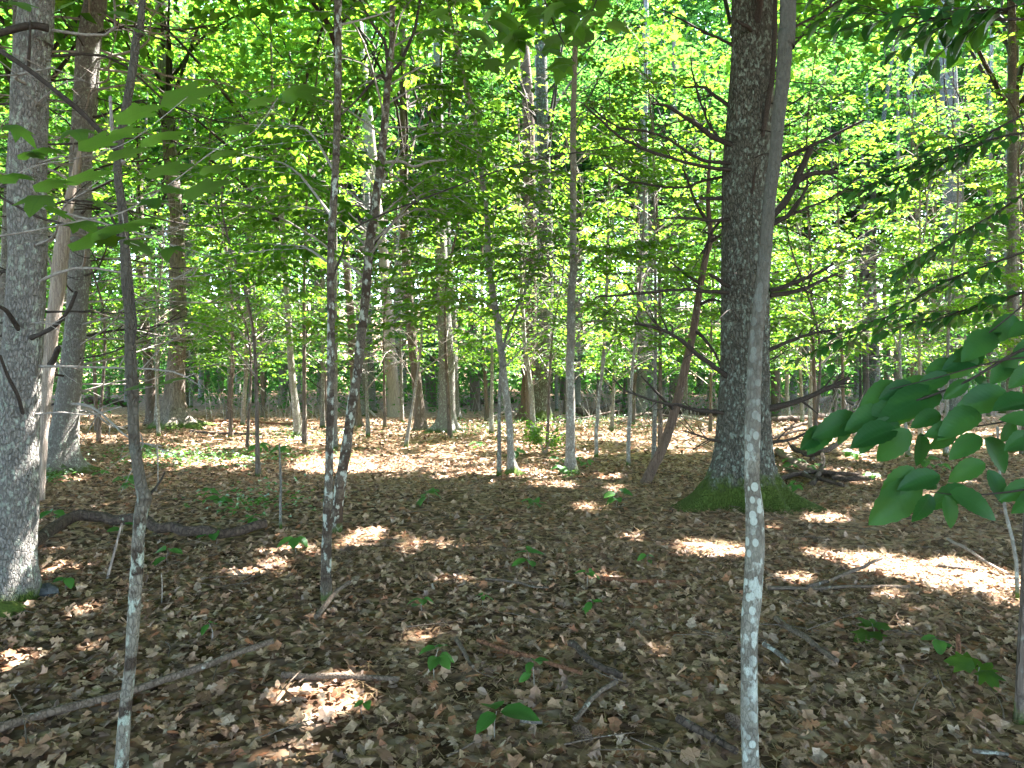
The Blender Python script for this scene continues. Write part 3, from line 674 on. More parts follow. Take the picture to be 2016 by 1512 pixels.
side_branch(left, Lb, [(258,560),(264,600),(268,640),(262,680)], 5, 3, 2.75, M['twig'], -.05)

pair, QP, QR, Qb = tree('sapling', 'straight thin sapling with brown moss and white lichen blotches, front stem of the central pair', 'sapling',
    [(644,1200,22),(642,1130,20),(645,1008,19),(647,960,17),(648,900,16),(652,700,15),(651,504,15),(657,400,14),(661,330,14),(666,150,13),(665,0,13),(667,-20,13)], 4.9, 8., M['darkmoss'], 16, .2, 0, .35, .06, None, .06, seed=4)
side_branch(pair, Qb, [(650,560),(672,505),(700,448),(850,385),(1040,318),(1200,290),(1300,262)], 5, 2, 4.9, M['twig'], .6)
side_branch(pair, Qb, [(664,50),(700,42),(770,22)], 5, 3, 4.9, M['greytwig'], .3)
pair2, RP, RR, Rb = tree('sapling', 'mossy curving sapling leaning right and forking high up, rear stem of the central pair', 'sapling',
    [(661,1056,24),(665,1000,23),(671,950,22),(679,900,21),(686,850,19),(693,800,19),(703,740,18),(709,680,19),(718,600,17),(727,490,17),(739,400,18),(749,330,17),(757,250,15),(763,170,13),(770,110,13),(772,60,11),(773,0,10),(775,-20,10)], 7.2, 9., M['darkmoss'], 16, .2, 0, .3, .06, None, .06, seed=6)
side_branch(pair2, Rb, [(764,140),(758,85),(735,50),(710,5),(700,-20)], 8, 5, 7.2, M['twig'], -.2)
side_branch(pair2, Rb, [(764,150),(790,120),(815,62),(820,40),(830,-15)], 8, 5, 7.2, M['twig'], .3)
side_branch(pair2, Rb, [(757,320),(790,318),(815,328),(845,318),(878,315)], 7, 4, 7.2, M['greytwig'], .2)
side_branch(pair2, Rb, [(762,160),(745,150),(700,200),(672,225)], 7, 3, 7.2, M['twig'], -.5)
side_branch(pair2, Rb, [(727,500),(745,470),(790,420),(830,390)], 5, 2, 7.2, M['twig'], .5)

link('crown', sprays(RP, np.random.default_rng(303), 2.5, 8.6, 1.7, .16, .095, 4, base=Rb, mats=UND), pair2)
rb = np.random.default_rng(909)
for x0, y0, x1, y1, d1 in ((757,250,985,335,8.0),(763,170,960,120,7.6),(749,330,870,470,8.2),(739,400,600,480,7.8),(726,490,560,410,8.2),(768,120,900,230,8.4),(745,360,960,440,8.8),(764,150,640,250,8.)):
    leafy_limb(pair2, Rb, pix(x0, y0, 7.2), pix(x1, y1, d1), rb, .10, UND)
for x0, y0, x1, y1, d1 in ((656,430,470,330,6.4),(652,520,500,560,6.6),(660,340,540,260,6.2)):
    leafy_limb(pair, Qb, pix(x0, y0, 4.9), pix(x1, y1, d1), rb, .085, UND)
# ---- the trees at the left edge
t1, P1, R1, b1 = tree('tree', 'stout grey flaky barked tree filling the left edge, foot sunlit', 'tree',
    [(12,1190,112),(18,1100,92),(26,1000,88),(33,900,74),(38,800,70),(46,650,68),(55,504,66),(53,400,66),(55,300,66),(59,170,67),(70,0,60),(73,-20,60)], 5.07, 15., M['grey'], 64, .12, .009, .2, .15, None, .06, 0, seed=8)
t2, P2, R2, b2 = tree('tree', 'grey lichen crusted tree with bare horizontal twigs behind the split snag', 'tree',
    [(112,938,72),(115,905,56),(125,850,46),(137,750,42),(149,640,38),(157,504,38),(158,330,40),(168,200,44),(174,100,44),(188,0,38),(192,-20,38)], 11.7, 16., M['grey'], 28, .14, .006, .5, .3, None, .1, 6, seed=9)
snag, P3, R3, b3 = tree('dead_tree', 'leaning barkless snag of pale and reddish split wood at the left', 'dead tree',
    [(72,992,24),(78,900,27),(86,800,26),(94,700,28),(110,600,27),(119,510,28),(127,450,24),(136,400,20),(150,330,13),(158,290,5)], 9., 3., M['deadwood'], 22, .3, .012, .2, .2, None, .05, seed=10)
side_branch(snag, b3, [(93,722),(103,712),(112,690),(115,684)], 15, 9, 9., M['twig'], -.2)
side_branch(snag, b3, [(112,560),(100,520),(92,500),(80,470)], 6, 2, 9., M['greytwig'], -.2)
def limbs_on(root, base, path, rad, n, zlo, zhi, L0, L1, mat, r, azs=None, thick=.010, sag=-.1, forks=5):
    for k in range(n):
        z = zlo + (zhi - zlo) * (k + r.random()) / n; s = A(np.interp(z, path[:, 2], path[:, 0]), np.interp(z, path[:, 2], path[:, 1]), z)
        a = r.uniform(0, 6.28) if azs is None else r.uniform(*azs[k % len(azs)])
        mb = MB(); L = r.uniform(L0, L1); dead_limb(mb, s - base, A(math.cos(a), math.sin(a), r.normal(.10, .16)), L, thick * r.uniform(.7, 1.3), r, forks, sag)
        mb.build('branch', mat[k % len(mat)] if isinstance(mat, list) else mat, root)
BR = [M['greytwig'], M['twig']]
limbs_on(t1, b1, P1, R1, 24, 1.5, 5.0, .5, 1.6, BR, r, [(-.6, .5), (2.6, 3.6), (-1.2, -.3), (.2, 1.0)], .011)
limbs_on(t2, b2, P2, R2, 66, .9, 8.0, 1.0, 3.2, [M['greytwig'], M['greytwig'], M['twig']], r, [(-.7, .5), (-1.4, -.4), (2.4, 3.8), (.3, 1.2)], .020, -.02, 8)
side_branch(t1, b1, [(62,665),(85,655),(110,640),(135,610),(150,575)], 10, 6, 5.0, M['twig'], -.3)
side_branch(t1, b1, [(40,655),(25,630),(10,610),(-10,600)], 10, 6, 5.0, M['twig'], -.3)
side_branch(t1, b1, [(45,815),(35,780),(15,740),(0,700)], 8, 5, 5.0, M['twig'], -.35)
side_branch(t1, b1, [(56,130),(58,90),(60,40)], 7, 4, 4.9, M['twig'], -.1)
side_branch(t1, b1, [(70,815),(120,812),(180,816),(240,800)], 4, 2, 5.0, M['greytwig'], .2)
side_branch(t1, b1, [(95,55),(60,50),(0,65),(-20,75)], 15, 12, 4.9, M['twig'], -.2)
for tt, pp, bb, d in ((t1, P1, b1, 5.07), (t2, P2, b2, 11.7)):
    link('crown', crown_mesh('crown', M['twig'], M['canopy'], (pp[-1, 0], d), 5.4, 9., 16.5, 9000, .30, r, True, bb, pp, 36), tt)

# ---- the dead leaning stem left of the pine
lean, P4, R4, b4 = tree('dead_tree', 'leaning dead stem with rust brown foot and bare forks left of the big pine', 'dead tree',
    [(1266,958,20),(1285,920,19),(1305,880,18),(1325,822,18),(1344,745,16),(1364,655,15),(1377,572,13),(1390,505,13),(1399,467,12),(1394,400,8),(1396,330,7),(1399,300,5)], 10.4, 3., M['rotbrown'], 14, .25, .004, .15, .1, None, .06, seed=12)
for q in ([(1366,650),(1385,665),(1410,700),(1424,735)], [(1380,560),(1350,540),(1320,515)], [(1377,600),(1400,590),(1425,595)], [(1396,478),(1420,462),(1440,455)], [(1395,440),(1370,400),(1352,350),(1344,330)], [(1330,810),(1300,780),(1262,740)]):
    side_branch(lean, b4, q, 8, 3, 10.4, M['twig'], -.3)

# ---- standing trees in the middle distance: (name, label, cat, foot-to-top pixel path, depth, height, bark, sides, flare)
MID = [
 ('oak_tree', 'broad furrowed oak with spreading root flare behind the left sapling', 'tree', [(345,842,66),(343,790,42),(347,720,34),(351,650,33),(349,504,29),(348,430,25),(339,350,26),(331,250,26),(322,100,25),(319,0,25)], 22, 19, 'furrow', 28, .5),
 ('sapling', 'pale thin stem in the sun, left of the grey leaning one', 'sapling', [(477,838,9),(481,780,9),(484,720,8),(486,600,7),(487,504,7),(490,380,6)], 23, 9, 'smooth', 9, .4),
 ('tree', 'slim smooth grey stem leaning left, between oak and central pair', 'tree', [(590,862,17),(582,800,14),(575,737,13),(567,620,13),(560,504,11),(552,400,10),(540,280,8)], 18.6, 11, 'smooth', 12, .5),
 ('sapling', 'thin brown stem right of the pale thin stem', 'sapling', [(518,820,9),(516,700,8),(513,560,7),(512,430,6)], 27, 10, 'brown', 8, .3),
 ('sapling', 'dark slanting stem just left of the pale thin stem', 'sapling', [(450,828,11),(458,720,9),(465,620,8),(468,540,7),(470,420,6)], 25, 9, 'brown', 9, .4),
 ('dead_tree', 'tall cream barkless trunk shining in the sun behind the central pair', 'dead tree', [(778,826,27),(773,760,24),(768,690,22),(761,590,20),(754,500,19),(745,430,18),(728,250,17),(708,60,16)], 28, 15, 'deadwood', 16, .25),
 ('tree', 'lit grey brown trunk half hidden by the rear stem of the central pair', 'tree', [(703,842,18),(699,760,17),(692,640,16),(683,530,15),(676,400,14)], 22, 15, 'brown', 12, .4),
 ('tree', 'shaded grey trunk between the central pair and the cream trunk', 'tree', [(732,812,19),(729,740,17),(725,650,16),(722,500,15),(720,300,14)], 30, 16, 'grey', 12, .3),
 ('tree', 'dark slightly leaning trunk right of the cream trunk', 'tree', [(830,850,24),(824,790,20),(815,700,19),(807,620,18),(800,504,17),(796,400,16),(794,200,15),(792,120,14)], 20.7, 15, 'brown', 16, .35),
 ('dead_tree', 'thick grey trunk snapped off high up, with a jagged pale top', 'dead tree', [(879,856,40),(880,800,33),(881,740,31),(879,690,30),(873,600,26),(869,520,24),(866,440,23)], 20, 2, 'grey', 22, .35),
 ('tree', 'tall grey trunk rising behind the snapped trunk', 'tree', [(895,838,20),(893,740,18),(888,600,18),(878,450,19),(866,320,20),(862,200,19),(862,100,18)], 26, 17, 'grey', 14, .4),
 ('sapling', 'curving smooth sapling with dark splayed foot, middle of the clearing', 'sapling', [(1010,938,22),(1007,900,15),(1002,830,14),(996,770,14),(985,690,13),(974,604,13),(962,504,12),(955,410,11),(945,300,10),(935,233,9),(919,173,8),(902,100,7),(885,20,6)], 11.4, 8.5, 'smooth', 14, .7),
 ('sapling', 'straight smooth sapling with dark flared foot, right of the curving one', 'sapling', [(1123,935,26),(1122,890,19),(1122,800,17),(1121,700,16),(1124,600,16),(1127,504,15),(1128,400,13),(1129,300,12),(1131,150,11),(1132,0,10)], 11.6, 9, 'smooth', 16, .7),
 ('tree', 'brown trunk of the dark twin with reddish torn bark', 'tree', [(1036,824,26),(1040,740,25),(1043,640,24),(1045,504,24),(1042,350,24),(1039,200,23),(1031,90,20)], 26, 6, 'rotbrown', 16, .3),
 ('tree', 'blackish trunk of the dark twin with sunlit right rim', 'tree', [(1064,826,34),(1067,760,30),(1070,690,29),(1075,570,28),(1075,470,27),(1070,300,25),(1066,130,23)], 25, 18, 'pine', 18, .4),
 ('sapling', 'wavy thin stem rising from the bright green bush', 'sapling', [(1052,872,11),(1048,790,10),(1038,720,9),(1031,640,8),(1026,540,8),(1022,420,7)], 17.5, 8, 'smooth', 9, .3),
 ('tree', 'far white lit trunk just behind the straight smooth sapling', 'tree', [(1136,800,14),(1137,700,13),(1138,560,12),(1140,300,12)], 38, 18, 'smooth', 10, .3),
 ('tree', 'wide hazy grey trunk standing beyond the fallen log', 'tree', [(1272,806,38),(1270,740,34),(1270,600,31),(1271,430,28),(1272,250,25)], 34, 20, 'grey', 18, .4),
 ('tree', 'brown upright trunk seen behind the leaning dead stem', 'tree', [(1329,800,23),(1329,700,21),(1328,560,19),(1327,380,18)], 33, 18, 'brown', 12, .3),
 ('tree', 'thin dark stem beside a white birch right of the big pine', 'tree', [(1706,800,13),(1704,700,12),(1702,560,11),(1698,420,9)], 33, 13, 'brown', 10, .3),
 ('birch_tree', 'white lit birch trunk right of the big pine', 'tree', [(1724,792,22),(1721,700,20),(1718,600,18),(1714,480,17),(1708,300,15)], 36, 16, 'smooth', 12, .3),
 ('tree', 'broad grey trunk high above the right hand leafy boughs', 'tree', [(1884,812,38),(1880,650,36),(1875,400,34),(1870,250,32),(1866,130,31),(1862,0,30)], 30, 19, 'grey', 18, .3),
 ('tree', 'pale trunk glimpsed between bright leaves, left of the broad grey one', 'tree', [(1800,800,25),(1799,600,24),(1797,450,23),(1794,250,21)], 36, 18, 'smooth', 12, .3),
 ('tree', 'mottled pale trunk near the right edge of the wood', 'tree', [(1985,815,26),(1988,600,24),(1990,400,22),(1993,150,20)], 30, 17, 'smooth', 14, .3),
 ('sapling', 'needle thin stem with a yellow green top right of the pine foot', 'sapling', [(1551,822,8),(1549,740,7),(1548,640,6),(1550,520,5)], 27, 7, 'smooth', 8, .2),
 ('sapling', 'thin wiry sapling left of the leaning dead stem', 'sapling', [(1236,918,8),(1239,850,8),(1242,770,7),(1255,637,6),(1262,500,5),(1270,380,4)], 12.6, 6, 'smooth', 8, .3),
 ('sapling', 'slender wiry sapling between the straight smooth one and the wiry one', 'sapling', [(1172,902,8),(1178,800,7),(1185,720,7),(1191,620,6),(1195,537,6),(1198,430,5)], 13.8, 7, 'smooth', 8, .3),
 ('sapling', 'short dead sapling spike in the leaves left of the central pair', 'sapling', [(553,1052,6),(552,1000,6),(553,950,5),(551,900,4),(550,872,2)], 7.2, .5, 'grey', 8, .2),
 ('sapling', 'dark stem at the lower right edge of the picture', 'sapling', [(2004,1430,18),(2010,1330,17),(2014,1240,16),(2020,1100,15),(2030,700,13)], 3.26, 5, 'brown', 10, .4),
 ('sapling', 'thin bent pale wand under the right hand leafy bough', 'sapling', [(2004,1190,7),(2001,1110,7),(1993,1060,7),(1980,1010,6),(1972,960,5),(1966,915,4)], 5.0, 1.2, 'smooth', 7, .2),
 ('tree', 'dim grey trunk peeping out at the far left edge', 'tree', [(10,900,30),(12,700,28),(16,500,26),(30,250,20),(38,40,18)], 13.5, 14, 'grey', 14, .4),
 ('tree', 'grey trunk leaning behind the dead twigs, between oak and left sapling', 'tree', [(300,836,22),(296,760,20),(285,640,17),(278,520,16),(380,300,15)][:4], 23, 12, 'brown', 12, .3),
]
rt = np.random.default_rng(77)
for k, (nm, lab, cat, pts, d, top, bk, sides, fl) in enumerate(MID):
    sap = nm == 'sapling'
    t, P, rr, b = tree(nm, lab, cat, pts, d, top, M[bk], sides, .16, .004 if not sap else 0, fl, .22 if not sap else .07, None, .18 if sap else .2, 6 if (d < 27 and not sap) else (4 if 'foot' in lab else 0), seed=k + 20, wob=.05 if sap and d > 10 else 0)
    BG = {'curving': ((962,504,735,690,9.2),(955,410,770,555,9.5),(945,300,800,415,10.),(974,604,800,640,9.6),(950,350,1080,430,10.5)), 'straight smooth sapling with': ((1127,504,1345,565,9.9),(1124,600,1285,690,10.2),(1129,300,1330,420,10.2),(1127,450,1005,600,10.),(1130,200,1260,300,10.4),(1128,380,1010,330,10.3),(1126,540,1330,480,10.5))}
    for key, ql in BG.items():
        if lab.startswith(key):
            for x0, y0, x1, y1, d1 in ql: leafy_limb(t, b, pix(x0, y0, d), pix(x1, y1, d1), rt, .11, UND)
    if nm == 'oak_tree' or (cat == 'tree' and top > 10):
        link('crown', crown_mesh('crown', M['twig'], M['canopy'] if d < 28 else M['far'], (P[-1, 0], P[-1, 1]), rt.uniform(4.2, 5.2), top * .48, top + 1.5, 4600, .25, rt, True, b, P), t)
        limbs_on(t, b, P, rr, 5, 2.5, top * .55, .6, 2.2, BR, rt, None, .016, -.1, 5)
    if sap and 11 < d < 12 and 'foot' in lab:
        link('crown', crown_mesh('crown', M['twig'], M['canopy'], (P[-1, 0], d), 4.4, 8.6, 13., 6000, .30, rt, True, b, P, 30), t)  # extra crown above the frame, added to shade the floor
    if sap and top > 5 and d > 9:
        link('crown', sprays(P, rt, 1.9 if d < 15 else 1.5, top - .2, 2.0 if d < 15 else 2.4, .17, .105 if d < 20 else .13, 4 if d < 13 else 2, carve=True, base=b, mats=UND), t)
    elif cat == 'dead tree' and top > 2:
        limbs_on(t, b, P, rr, 6, 1.5, top * .6, .4, 1.6, BR, rt, None, .014, -.15, 4)
    if 'jagged' in lab:
        mb = MB(); tp = P[-1] - b
        for q in range(9):
            a = 6.28 * q / 9; s = tp + A(math.cos(a), math.sin(a), 0) * rr[-1] * .62; tube(mb, np.array([s - A(0, 0, .05), s + A(rt.normal(0, .03), rt.normal(0, .03), rt.uniform(.08, .28))]), [rr[-1] * .33, .006], 5, 0)
        tag(mb.build('broken_top', M['deadwood'], t), 'jagged pale splinters of the broken top')
for tt, pp, rr_, bb, n, z0, z1 in ((slim, SP, SR, Sb, 0, 0, 0),):
    pass

for px, d, top in ((1467, 13.6, 16), (1470, 19, 18), (1992, 15, 16), (2000, 20, 17), (36, 10.5, 14), (660, 15.5, 15)):  # added trees, mostly hidden stems, placed so their crowns shade the floor
    w_ = .20 if px != 660 else .10
    t, P, rr, b = tree('tree', {13.6: 'tall tree added for shade directly behind the big pine', 19: 'second tall tree added for shade behind the big pine', 15: 'tall tree added for shade behind the leafy boughs at the right edge', 20: 'farther tree added for shade behind the leafy boughs at the right edge', 10.5: 'tall tree added for shade, hidden behind the left edge tree', 15.5: 'slim tall tree added for shade right behind the central pair'}[d], 'tree', [(px, HZ + F * CH / d, w_ * F / d), (px, 500, w_ * .9 * F / d), (px, 200, w_ * .8 * F / d)], d, top, M['grey'], 12, .14, 0, .3, .2, seed=int(px))
    link('crown', crown_mesh('crown', M['twig'], M['canopy'], (P[-1, 0], d), 5.8 if px != 660 else 4.5, 9, top + 1, 9000, .32, rt, True, b, P, 40), t)
# ---- understory saplings: thin stems whose leafy tiers fill the wood
US = []
def sapling(px, d, top, blen, zlo, leaf=.095, seed=0, lab=None, lshape=2, step=.25, group='leafy understory saplings', mats=UND, bark_m='smooth', density=1.0):
    rs = np.random.default_rng(seed); x = (px - 1008) / F * d; g = gz(x, d)
    P = catmull([A(x, d, g - .05), A(x + rs.normal(0, .12), d, top * .4), A(x + rs.normal(0, .3), d + rs.normal(0, .2), top * .75), A(x + rs.normal(0, .4), d, top)], 26)
    b = A(x, d, g); t = thing('sapling', lab or 'thin leafy understory sapling with tiers of light green leaves', 'sapling', b, group)
    mb = MB(); tube(mb, P - b, np.linspace(.012 + top * .0036, .006, 26) * (1 + .6 * np.exp(-np.arange(26) / 1.2)), 8, 0, .15, seed); mb.build('trunk', M[bark_m], t)
    link('crown', sprays(P, rs, zlo, top - .1, blen, step, leaf, lshape, carve=True, base=b, mats=mats, density=density), t)
    return t
rs = np.random.default_rng(5)
spots = []
for row, (d0, n, top) in enumerate([(12.6, 5, 6.5), (14.5, 9, 7.5), (17, 12, 9), (20, 14, 10.5), (24, 16, 12.5), (29, 17, 14), (35, 18, 16)]):
    for k in range(n):
        spots.append((-80 + 2180 * (k + rs.uniform(.15, .85)) / n, d0 + rs.uniform(-1.5, 1.8), top * rs.uniform(.75, 1.15)))
for k, (px, d, top) in enumerate(spots):
    if px < 330 and d < 15: continue
    ls = max(.13, d * .0064)
    sapling(px, d, top, 1.7 + d * .03, 1.1 + rs.uniform(0, .9) + (0 if d < 22 else -.4), ls, 100 + k, lshape=4 if d < 15 else 2, step=.23 if d < 26 else .42, mats=UND if d < 22 else FAR, bark_m=('smooth', 'brown', 'grey', 'brown')[k % 4])
# ---- trees further off: trunks one can still tell apart, sharing a few crowns
r = np.random.default_rng(31)
proto_c = [crown_mesh('crown', M['twig'], M['far'], (0, 0), 4.2, 6.5 + k, 17 + k, 9000, .24, np.random.default_rng(60 + k), False, (0, 0, 0)) for k in range(4)]
proto_t = []
for k in range(7):
    mb = MB(); P = catmull([A(0, 0, -.3), A(r.normal(0, .06), 0, 3), A(r.normal(0, .2), 0, 8), A(r.normal(0, .4), 0, 17)], 22)
    tube(mb, P, np.interp(np.linspace(0, 1, 22), [0, .05, .5, 1], [.30, .21, .16, .05]) * r.uniform(.75, 1.25), 10, 0, .14, k, .004)
    proto_t.append(mb)
bk = ['grey', 'brown', 'pine', 'furrow', 'smooth', 'brown', 'grey']
proto_t = [m_.mesh('trunk', M[b]) for m_, b in zip(proto_t, bk)]
far_spots = []
for d0, n in ((31, 12), (38, 18), (46, 24), (56, 28)):
    for k in range(n):
        far_spots.append((-60 + 2140 * (k + r.uniform(.05, .95)) / n, d0 + r.uniform(-3, 4)))
FARLAB = 'distant trunk standing in the shaded wood behind the understory leaves'
for k, (px, d) in enumerate(far_spots):
    x = (px - 1008) / F * d; t = thing('tree', FARLAB, 'tree', (x, d, gz(x, d)), 'distant trunks of the wood')
    s = r.uniform(.7, 1.25)
    o = link('trunk', proto_t[k % 7], t); o.scale = (s, s, 1); o.rotation_euler = (r.normal(0, .02), r.normal(0, .03), r.uniform(0, 6.28))
    if d > 36:
        o = link('crown', proto_c[k % 4], t); o.rotation_euler = (0, 0, r.uniform(0, 6.28)); q_ = 1.25 if d < 43 else 1.35; o.scale = (q_, q_, r.uniform(.85, 1.15) * (1 if d < 43 else 1.5))
# ---- surrounding canopy trees (beside and behind the camera) that shade the floor
r = np.random.default_rng(41)
ring = []
for gx in np.arange(-30, 34, 5.6):
    for gy in np.arange(-18, 40, 5.6):
        x, y = gx + r.uniform(-1.6, 1.6), gy + r.uniform(-1.6, 1.6)
        if abs(x) < .705 * max(y, 0) + 1.4 and y > -1.8: continue
        if math.hypot(x, y) < 2.4: continue
        ring.append((x, y))
for k, (x, y) in enumerate(ring):
    t = thing('tree', 'tall leafy tree of the wood around the clearing', 'tree', (x, y, gz(x, y)), 'tall trees around the clearing')
    o = link('trunk', proto_t[k % 7], t); o.rotation_euler = (0, 0, r.uniform(0, 6.28))
    casts = x > -3 and y > -4 and x < 26
    if casts: link('crown', crown_mesh('crown', M['twig'], M['canopy'], (x, y), 5.0, 8, 16.5, 8800, .39, r, True, (x, y, gz(x, y)), None, 44), t)
    else:
        o = link('crown', proto_c[k % 4], t); o.rotation_euler = (0, 0, r.uniform(0, 6.28)); o.scale = (1.1, 1.1, 1)
# ---- the depth of the wood beyond: leaves and stems that read as one mass
r = np.random.default_rng(51)
mb = MB(); n = 85000; d = r.uniform(58, 88, n); x = r.uniform(-1, 1, n) * (.8 * d + 6); z = r.uniform(0, 1, n) ** 1.5 * 44
cl = noise2(x * .25, z * .35, 61, 2) + .15 * noise2(x * .9, z * .9, 62, 2); k = (cl > .50) | (z < 17); x, d, z = x[k], d[k], z[k]; n = len(x)
a = r.uniform(0, 6.28, n); L = r.uniform(.35, .7, n)
leaves(mb, np.stack([x, d, z], -1), np.stack([np.cos(a), np.sin(a), r.normal(-.2, .4, n)], -1), unit(np.stack([r.normal(0, .8, n), r.normal(-.6, .8, n), np.ones(n)], -1)), L * 1.35, L * .85, 1, 2)
for k in range(120):
    d_ = r.uniform(60, 84); x_ = r.uniform(-1, 1) * .75 * d_; tube(mb, catmull([A(x_, d_, -1), A(x_ + r.normal(0, .3), d_, 9), A(x_ + r.normal(0, .6), d_, 24)], 6), np.linspace(.28, .12, 6) * r.uniform(.6, 1.3), 6, 0, .1, k)
for k in range(26000):
    pass
tag(mb.build('distant_woods', [M['brown'], M['far']]), 'dense distant wood closing the view', kind='stuff')
# low shrub layer in the distance
mb = MB(); n = 46000; d = r.uniform(27, 62, n); x = r.uniform(-1, 1, n) * (.72 * d + 2); z = ground(x, d) + r.uniform(0, 1, n) ** 1.2 * 3.2 + .2
k = noise2(x * .35, d * .35, 63, 2) > .50; x, d, z = x[k], d[k], z[k]; n = len(x); a = r.uniform(0, 6.28, n); L = r.uniform(.13, .26, n)
leaves(mb, np.stack([x, d, z], -1), np.stack([np.cos(a), np.sin(a), r.normal(-.2, .3, n)], -1), unit(np.stack([r.normal(0, .4, n), r.normal(0, .4, n), np.ones(n)], -1)), L, L * .6, 0, 2)
tag(mb.build('undergrowth', [M['far']]), 'low leafy undergrowth on the far floor', kind='stuff')
# bare brush: pale whippy stems at the back of the clearing
mb = MB()
for x0, x1, d0, d1, n in ((1530, 1960, 26, 40, 150), (390, 660, 24, 36, 90), (1100, 1430, 24, 38, 120), (660, 1010, 28, 42, 50)):
    for k in range(n):
        d_ = r.uniform(d0, d1); x_ = (r.uniform(x0, x1) - 1008) / F * d_; g = gz(x_, d_); h = r.uniform(.4, 1.9); l = r.normal(0, .45)
        tube(mb, catmull([A(x_, d_, g), A(x_ + l * h * .4, d_, g + h * .55), A(x_ + l * h + r.normal(0, .1), d_, g + h)], 5), np.linspace(.013, .004, 5), 3, 0, cap=False)
tag(mb.build('brushwood', [M['greytwig']]), 'bare pale brush stems at the back of the clearing', kind='stuff')

# ------------------------------------------------------------------ leaves close to the camera, one by one
def blade(pleat=.03, wd=.30, fold=.35, arch=.25, rows=14, ser=.03):
    us = np.linspace(0, 1, rows); V, UV = [], []
    for i, u_ in enumerate(us):
        w_ = wd * math.sin(math.pi * min(1, u_ ** .82)) ** .75 if 0 < u_ < 1 else 0
        for s in (-1, -.5, 0, .5, 1):
            y = s * w_ * (1 + (ser * 2 if i % 2 else -ser) * (abs(s) == 1)); y0 = s * w_; pz = pleat * (1 if i % 2 else -1) * (abs(s) > 0) * w_ * (2 if abs(s) == .5 else 1)
            V.append((u_, y, fold * abs(y0) - arch * u_ * u_ + pz)); UV.append((u_, .5 + y))
    V = np.array(V); i = np.arange(rows - 1)[:, None] * 5 + np.arange(4)[None]
    return V, np.stack([i, i + 5, i + 6, i + 1], -1).reshape(-1, 4), np.array(UV)
def maple_blade(seed=0, droop=.3):
    o = np.array(maple_out(seed), float); c = np.array([[.34, 0]]); V2 = np.vstack([o, .5 * o + .5 * c, c]); n = len(o)
    V = np.column_stack([V2, -droop * ((V2[:, 0] - .3) ** 2 + .8 * V2[:, 1] ** 2) + .10 * np.abs(V2[:, 1])])
    Fq = [(k, (k + 1) % n, n + (k + 1) % n, n + k) for k in range(n)]; Ft = [(n + k, n + (k + 1) % n, 2 * n) for k in range(n)]
    return V, Fq, Ft, np.column_stack([V2[:, 0], V2[:, 1] + .5])
BE = []
for k in range(4):
    V, Q, UV = blade(.007, (.26, .28, .25, .30)[k], (.35, .2, .5, .3)[k], (.18, .35, .10, .5)[k]); m_ = MB(); m_.add(V, Q); BE.append(m_.mesh('leaf', M['beech'], UV))
MA = []
for k in range(4):
    V, Fq, Ft, UV = maple_blade(k + 2, (.25, .5, .8, .1)[k]); m_ = MB(); m_.V.append(V); m_.n = len(V); m_.F += [(np.array(Fq), 0, True), (np.array(Ft), 0, True)]; MA.append(m_.mesh('leaf', M['maple'], UV))
SE = []
for k in range(3):
    V, Q, UV = blade(.03, (.26, .33, .38)[k], .25, (.3, .2, .4)[k], 8); m_ = MB(); m_.add(V, Q); SE.append(m_.mesh('leaf', M['seedling'], UV))
from mathutils import Matrix
def put_leaf(root, base, me, p, d, n, L, name='leaf'):
    d = unit(d); y = unit(np.cross(n, d)); z = np.cross(d, y); p = p - base
    o = link(name, me, root)
    mtx = Matrix(((d[0] * L, y[0] * L, z[0] * L, p[0]), (d[1] * L, y[1] * L, z[1] * L, p[1]), (d[2] * L, y[2] * L, z[2] * L, p[2]), (0, 0, 0, 1)))
    o.matrix_local = mtx; return o
def twig(root, base, pts, w0, w1, mat, name='twig'):
    """pts: (px,py,depth)"""
    P = catmull([pix(*q) for q in pts], 6 * len(pts)); d = pts[0][2]; mb = MB(); tube(mb, P - base, np.linspace(w0, w1, len(P)) * d / F / 2, 6, 0, .15, int(abs(pts[0][1]))); mb.build(name, mat, root); return P
r = np.random.default_rng(71)
def bough(name, label, cat, pts, w0):
    base = pix(*pts[0]); t = thing(name, label, cat, base); return t, base

# the serrated leaves reaching in at the lower right
def host(name, label, cat, x, y, h, mat, rad=.022, joins=()):
    """The stem beside the frame that carries a bough, with limbs out to where each twig begins."""
    b = A(x, y, gz(x, y)); t = thing(name, label, cat, b); mb = MB()
    S_ = catmull([A(0, 0, -.06), A(.02, .01, h * .4), A(-.01, .03, h * .75), A(.05, 0, h)], 18); tube(mb, S_, np.linspace(rad, rad * .35, 18), 10, 0, .15, int(abs(x) * 90)); mb.build('trunk', M[mat], t)
    for q in joins:
        e = q - b; z_ = min(h - .15, max(.3, e[2] + .10)); s_ = A(np.interp(z_, S_[:, 2], S_[:, 0]), np.interp(z_, S_[:, 2], S_[:, 1]), z_); m_ = MB()
        tube(m_, catmull([s_, s_ * .55 + e * .45 + A(0, 0, .05), e], 8), np.linspace(rad * .4, rad * .16, 8), 6, 0, .12, 3); m_.build('branch', M['twig'], t)
    return t, b
bt, bb = host('sapling', 'sapling at the right edge holding a drooping bough of large dark serrated leaves', 'sapling', 1.72, 1.5, 3.2, 'smooth', .02, [pix(2060,668,1.5), pix(2060,800,1.45), pix(2060,955,1.35), pix(2050,700,1.5), pix(2060,560,1.6)])
T1_ = twig(bt, bb, [(2060,668,1.5),(1990,700,1.55),(1900,752,1.6),(1800,790,1.66),(1700,820,1.72),(1600,850,1.8)], 7, 2.5, M['twig'])
T2_ = twig(bt, bb, [(2060,800,1.45),(1985,828,1.5),(1905,842,1.55),(1810,858,1.62)], 5, 2, M['twig'])
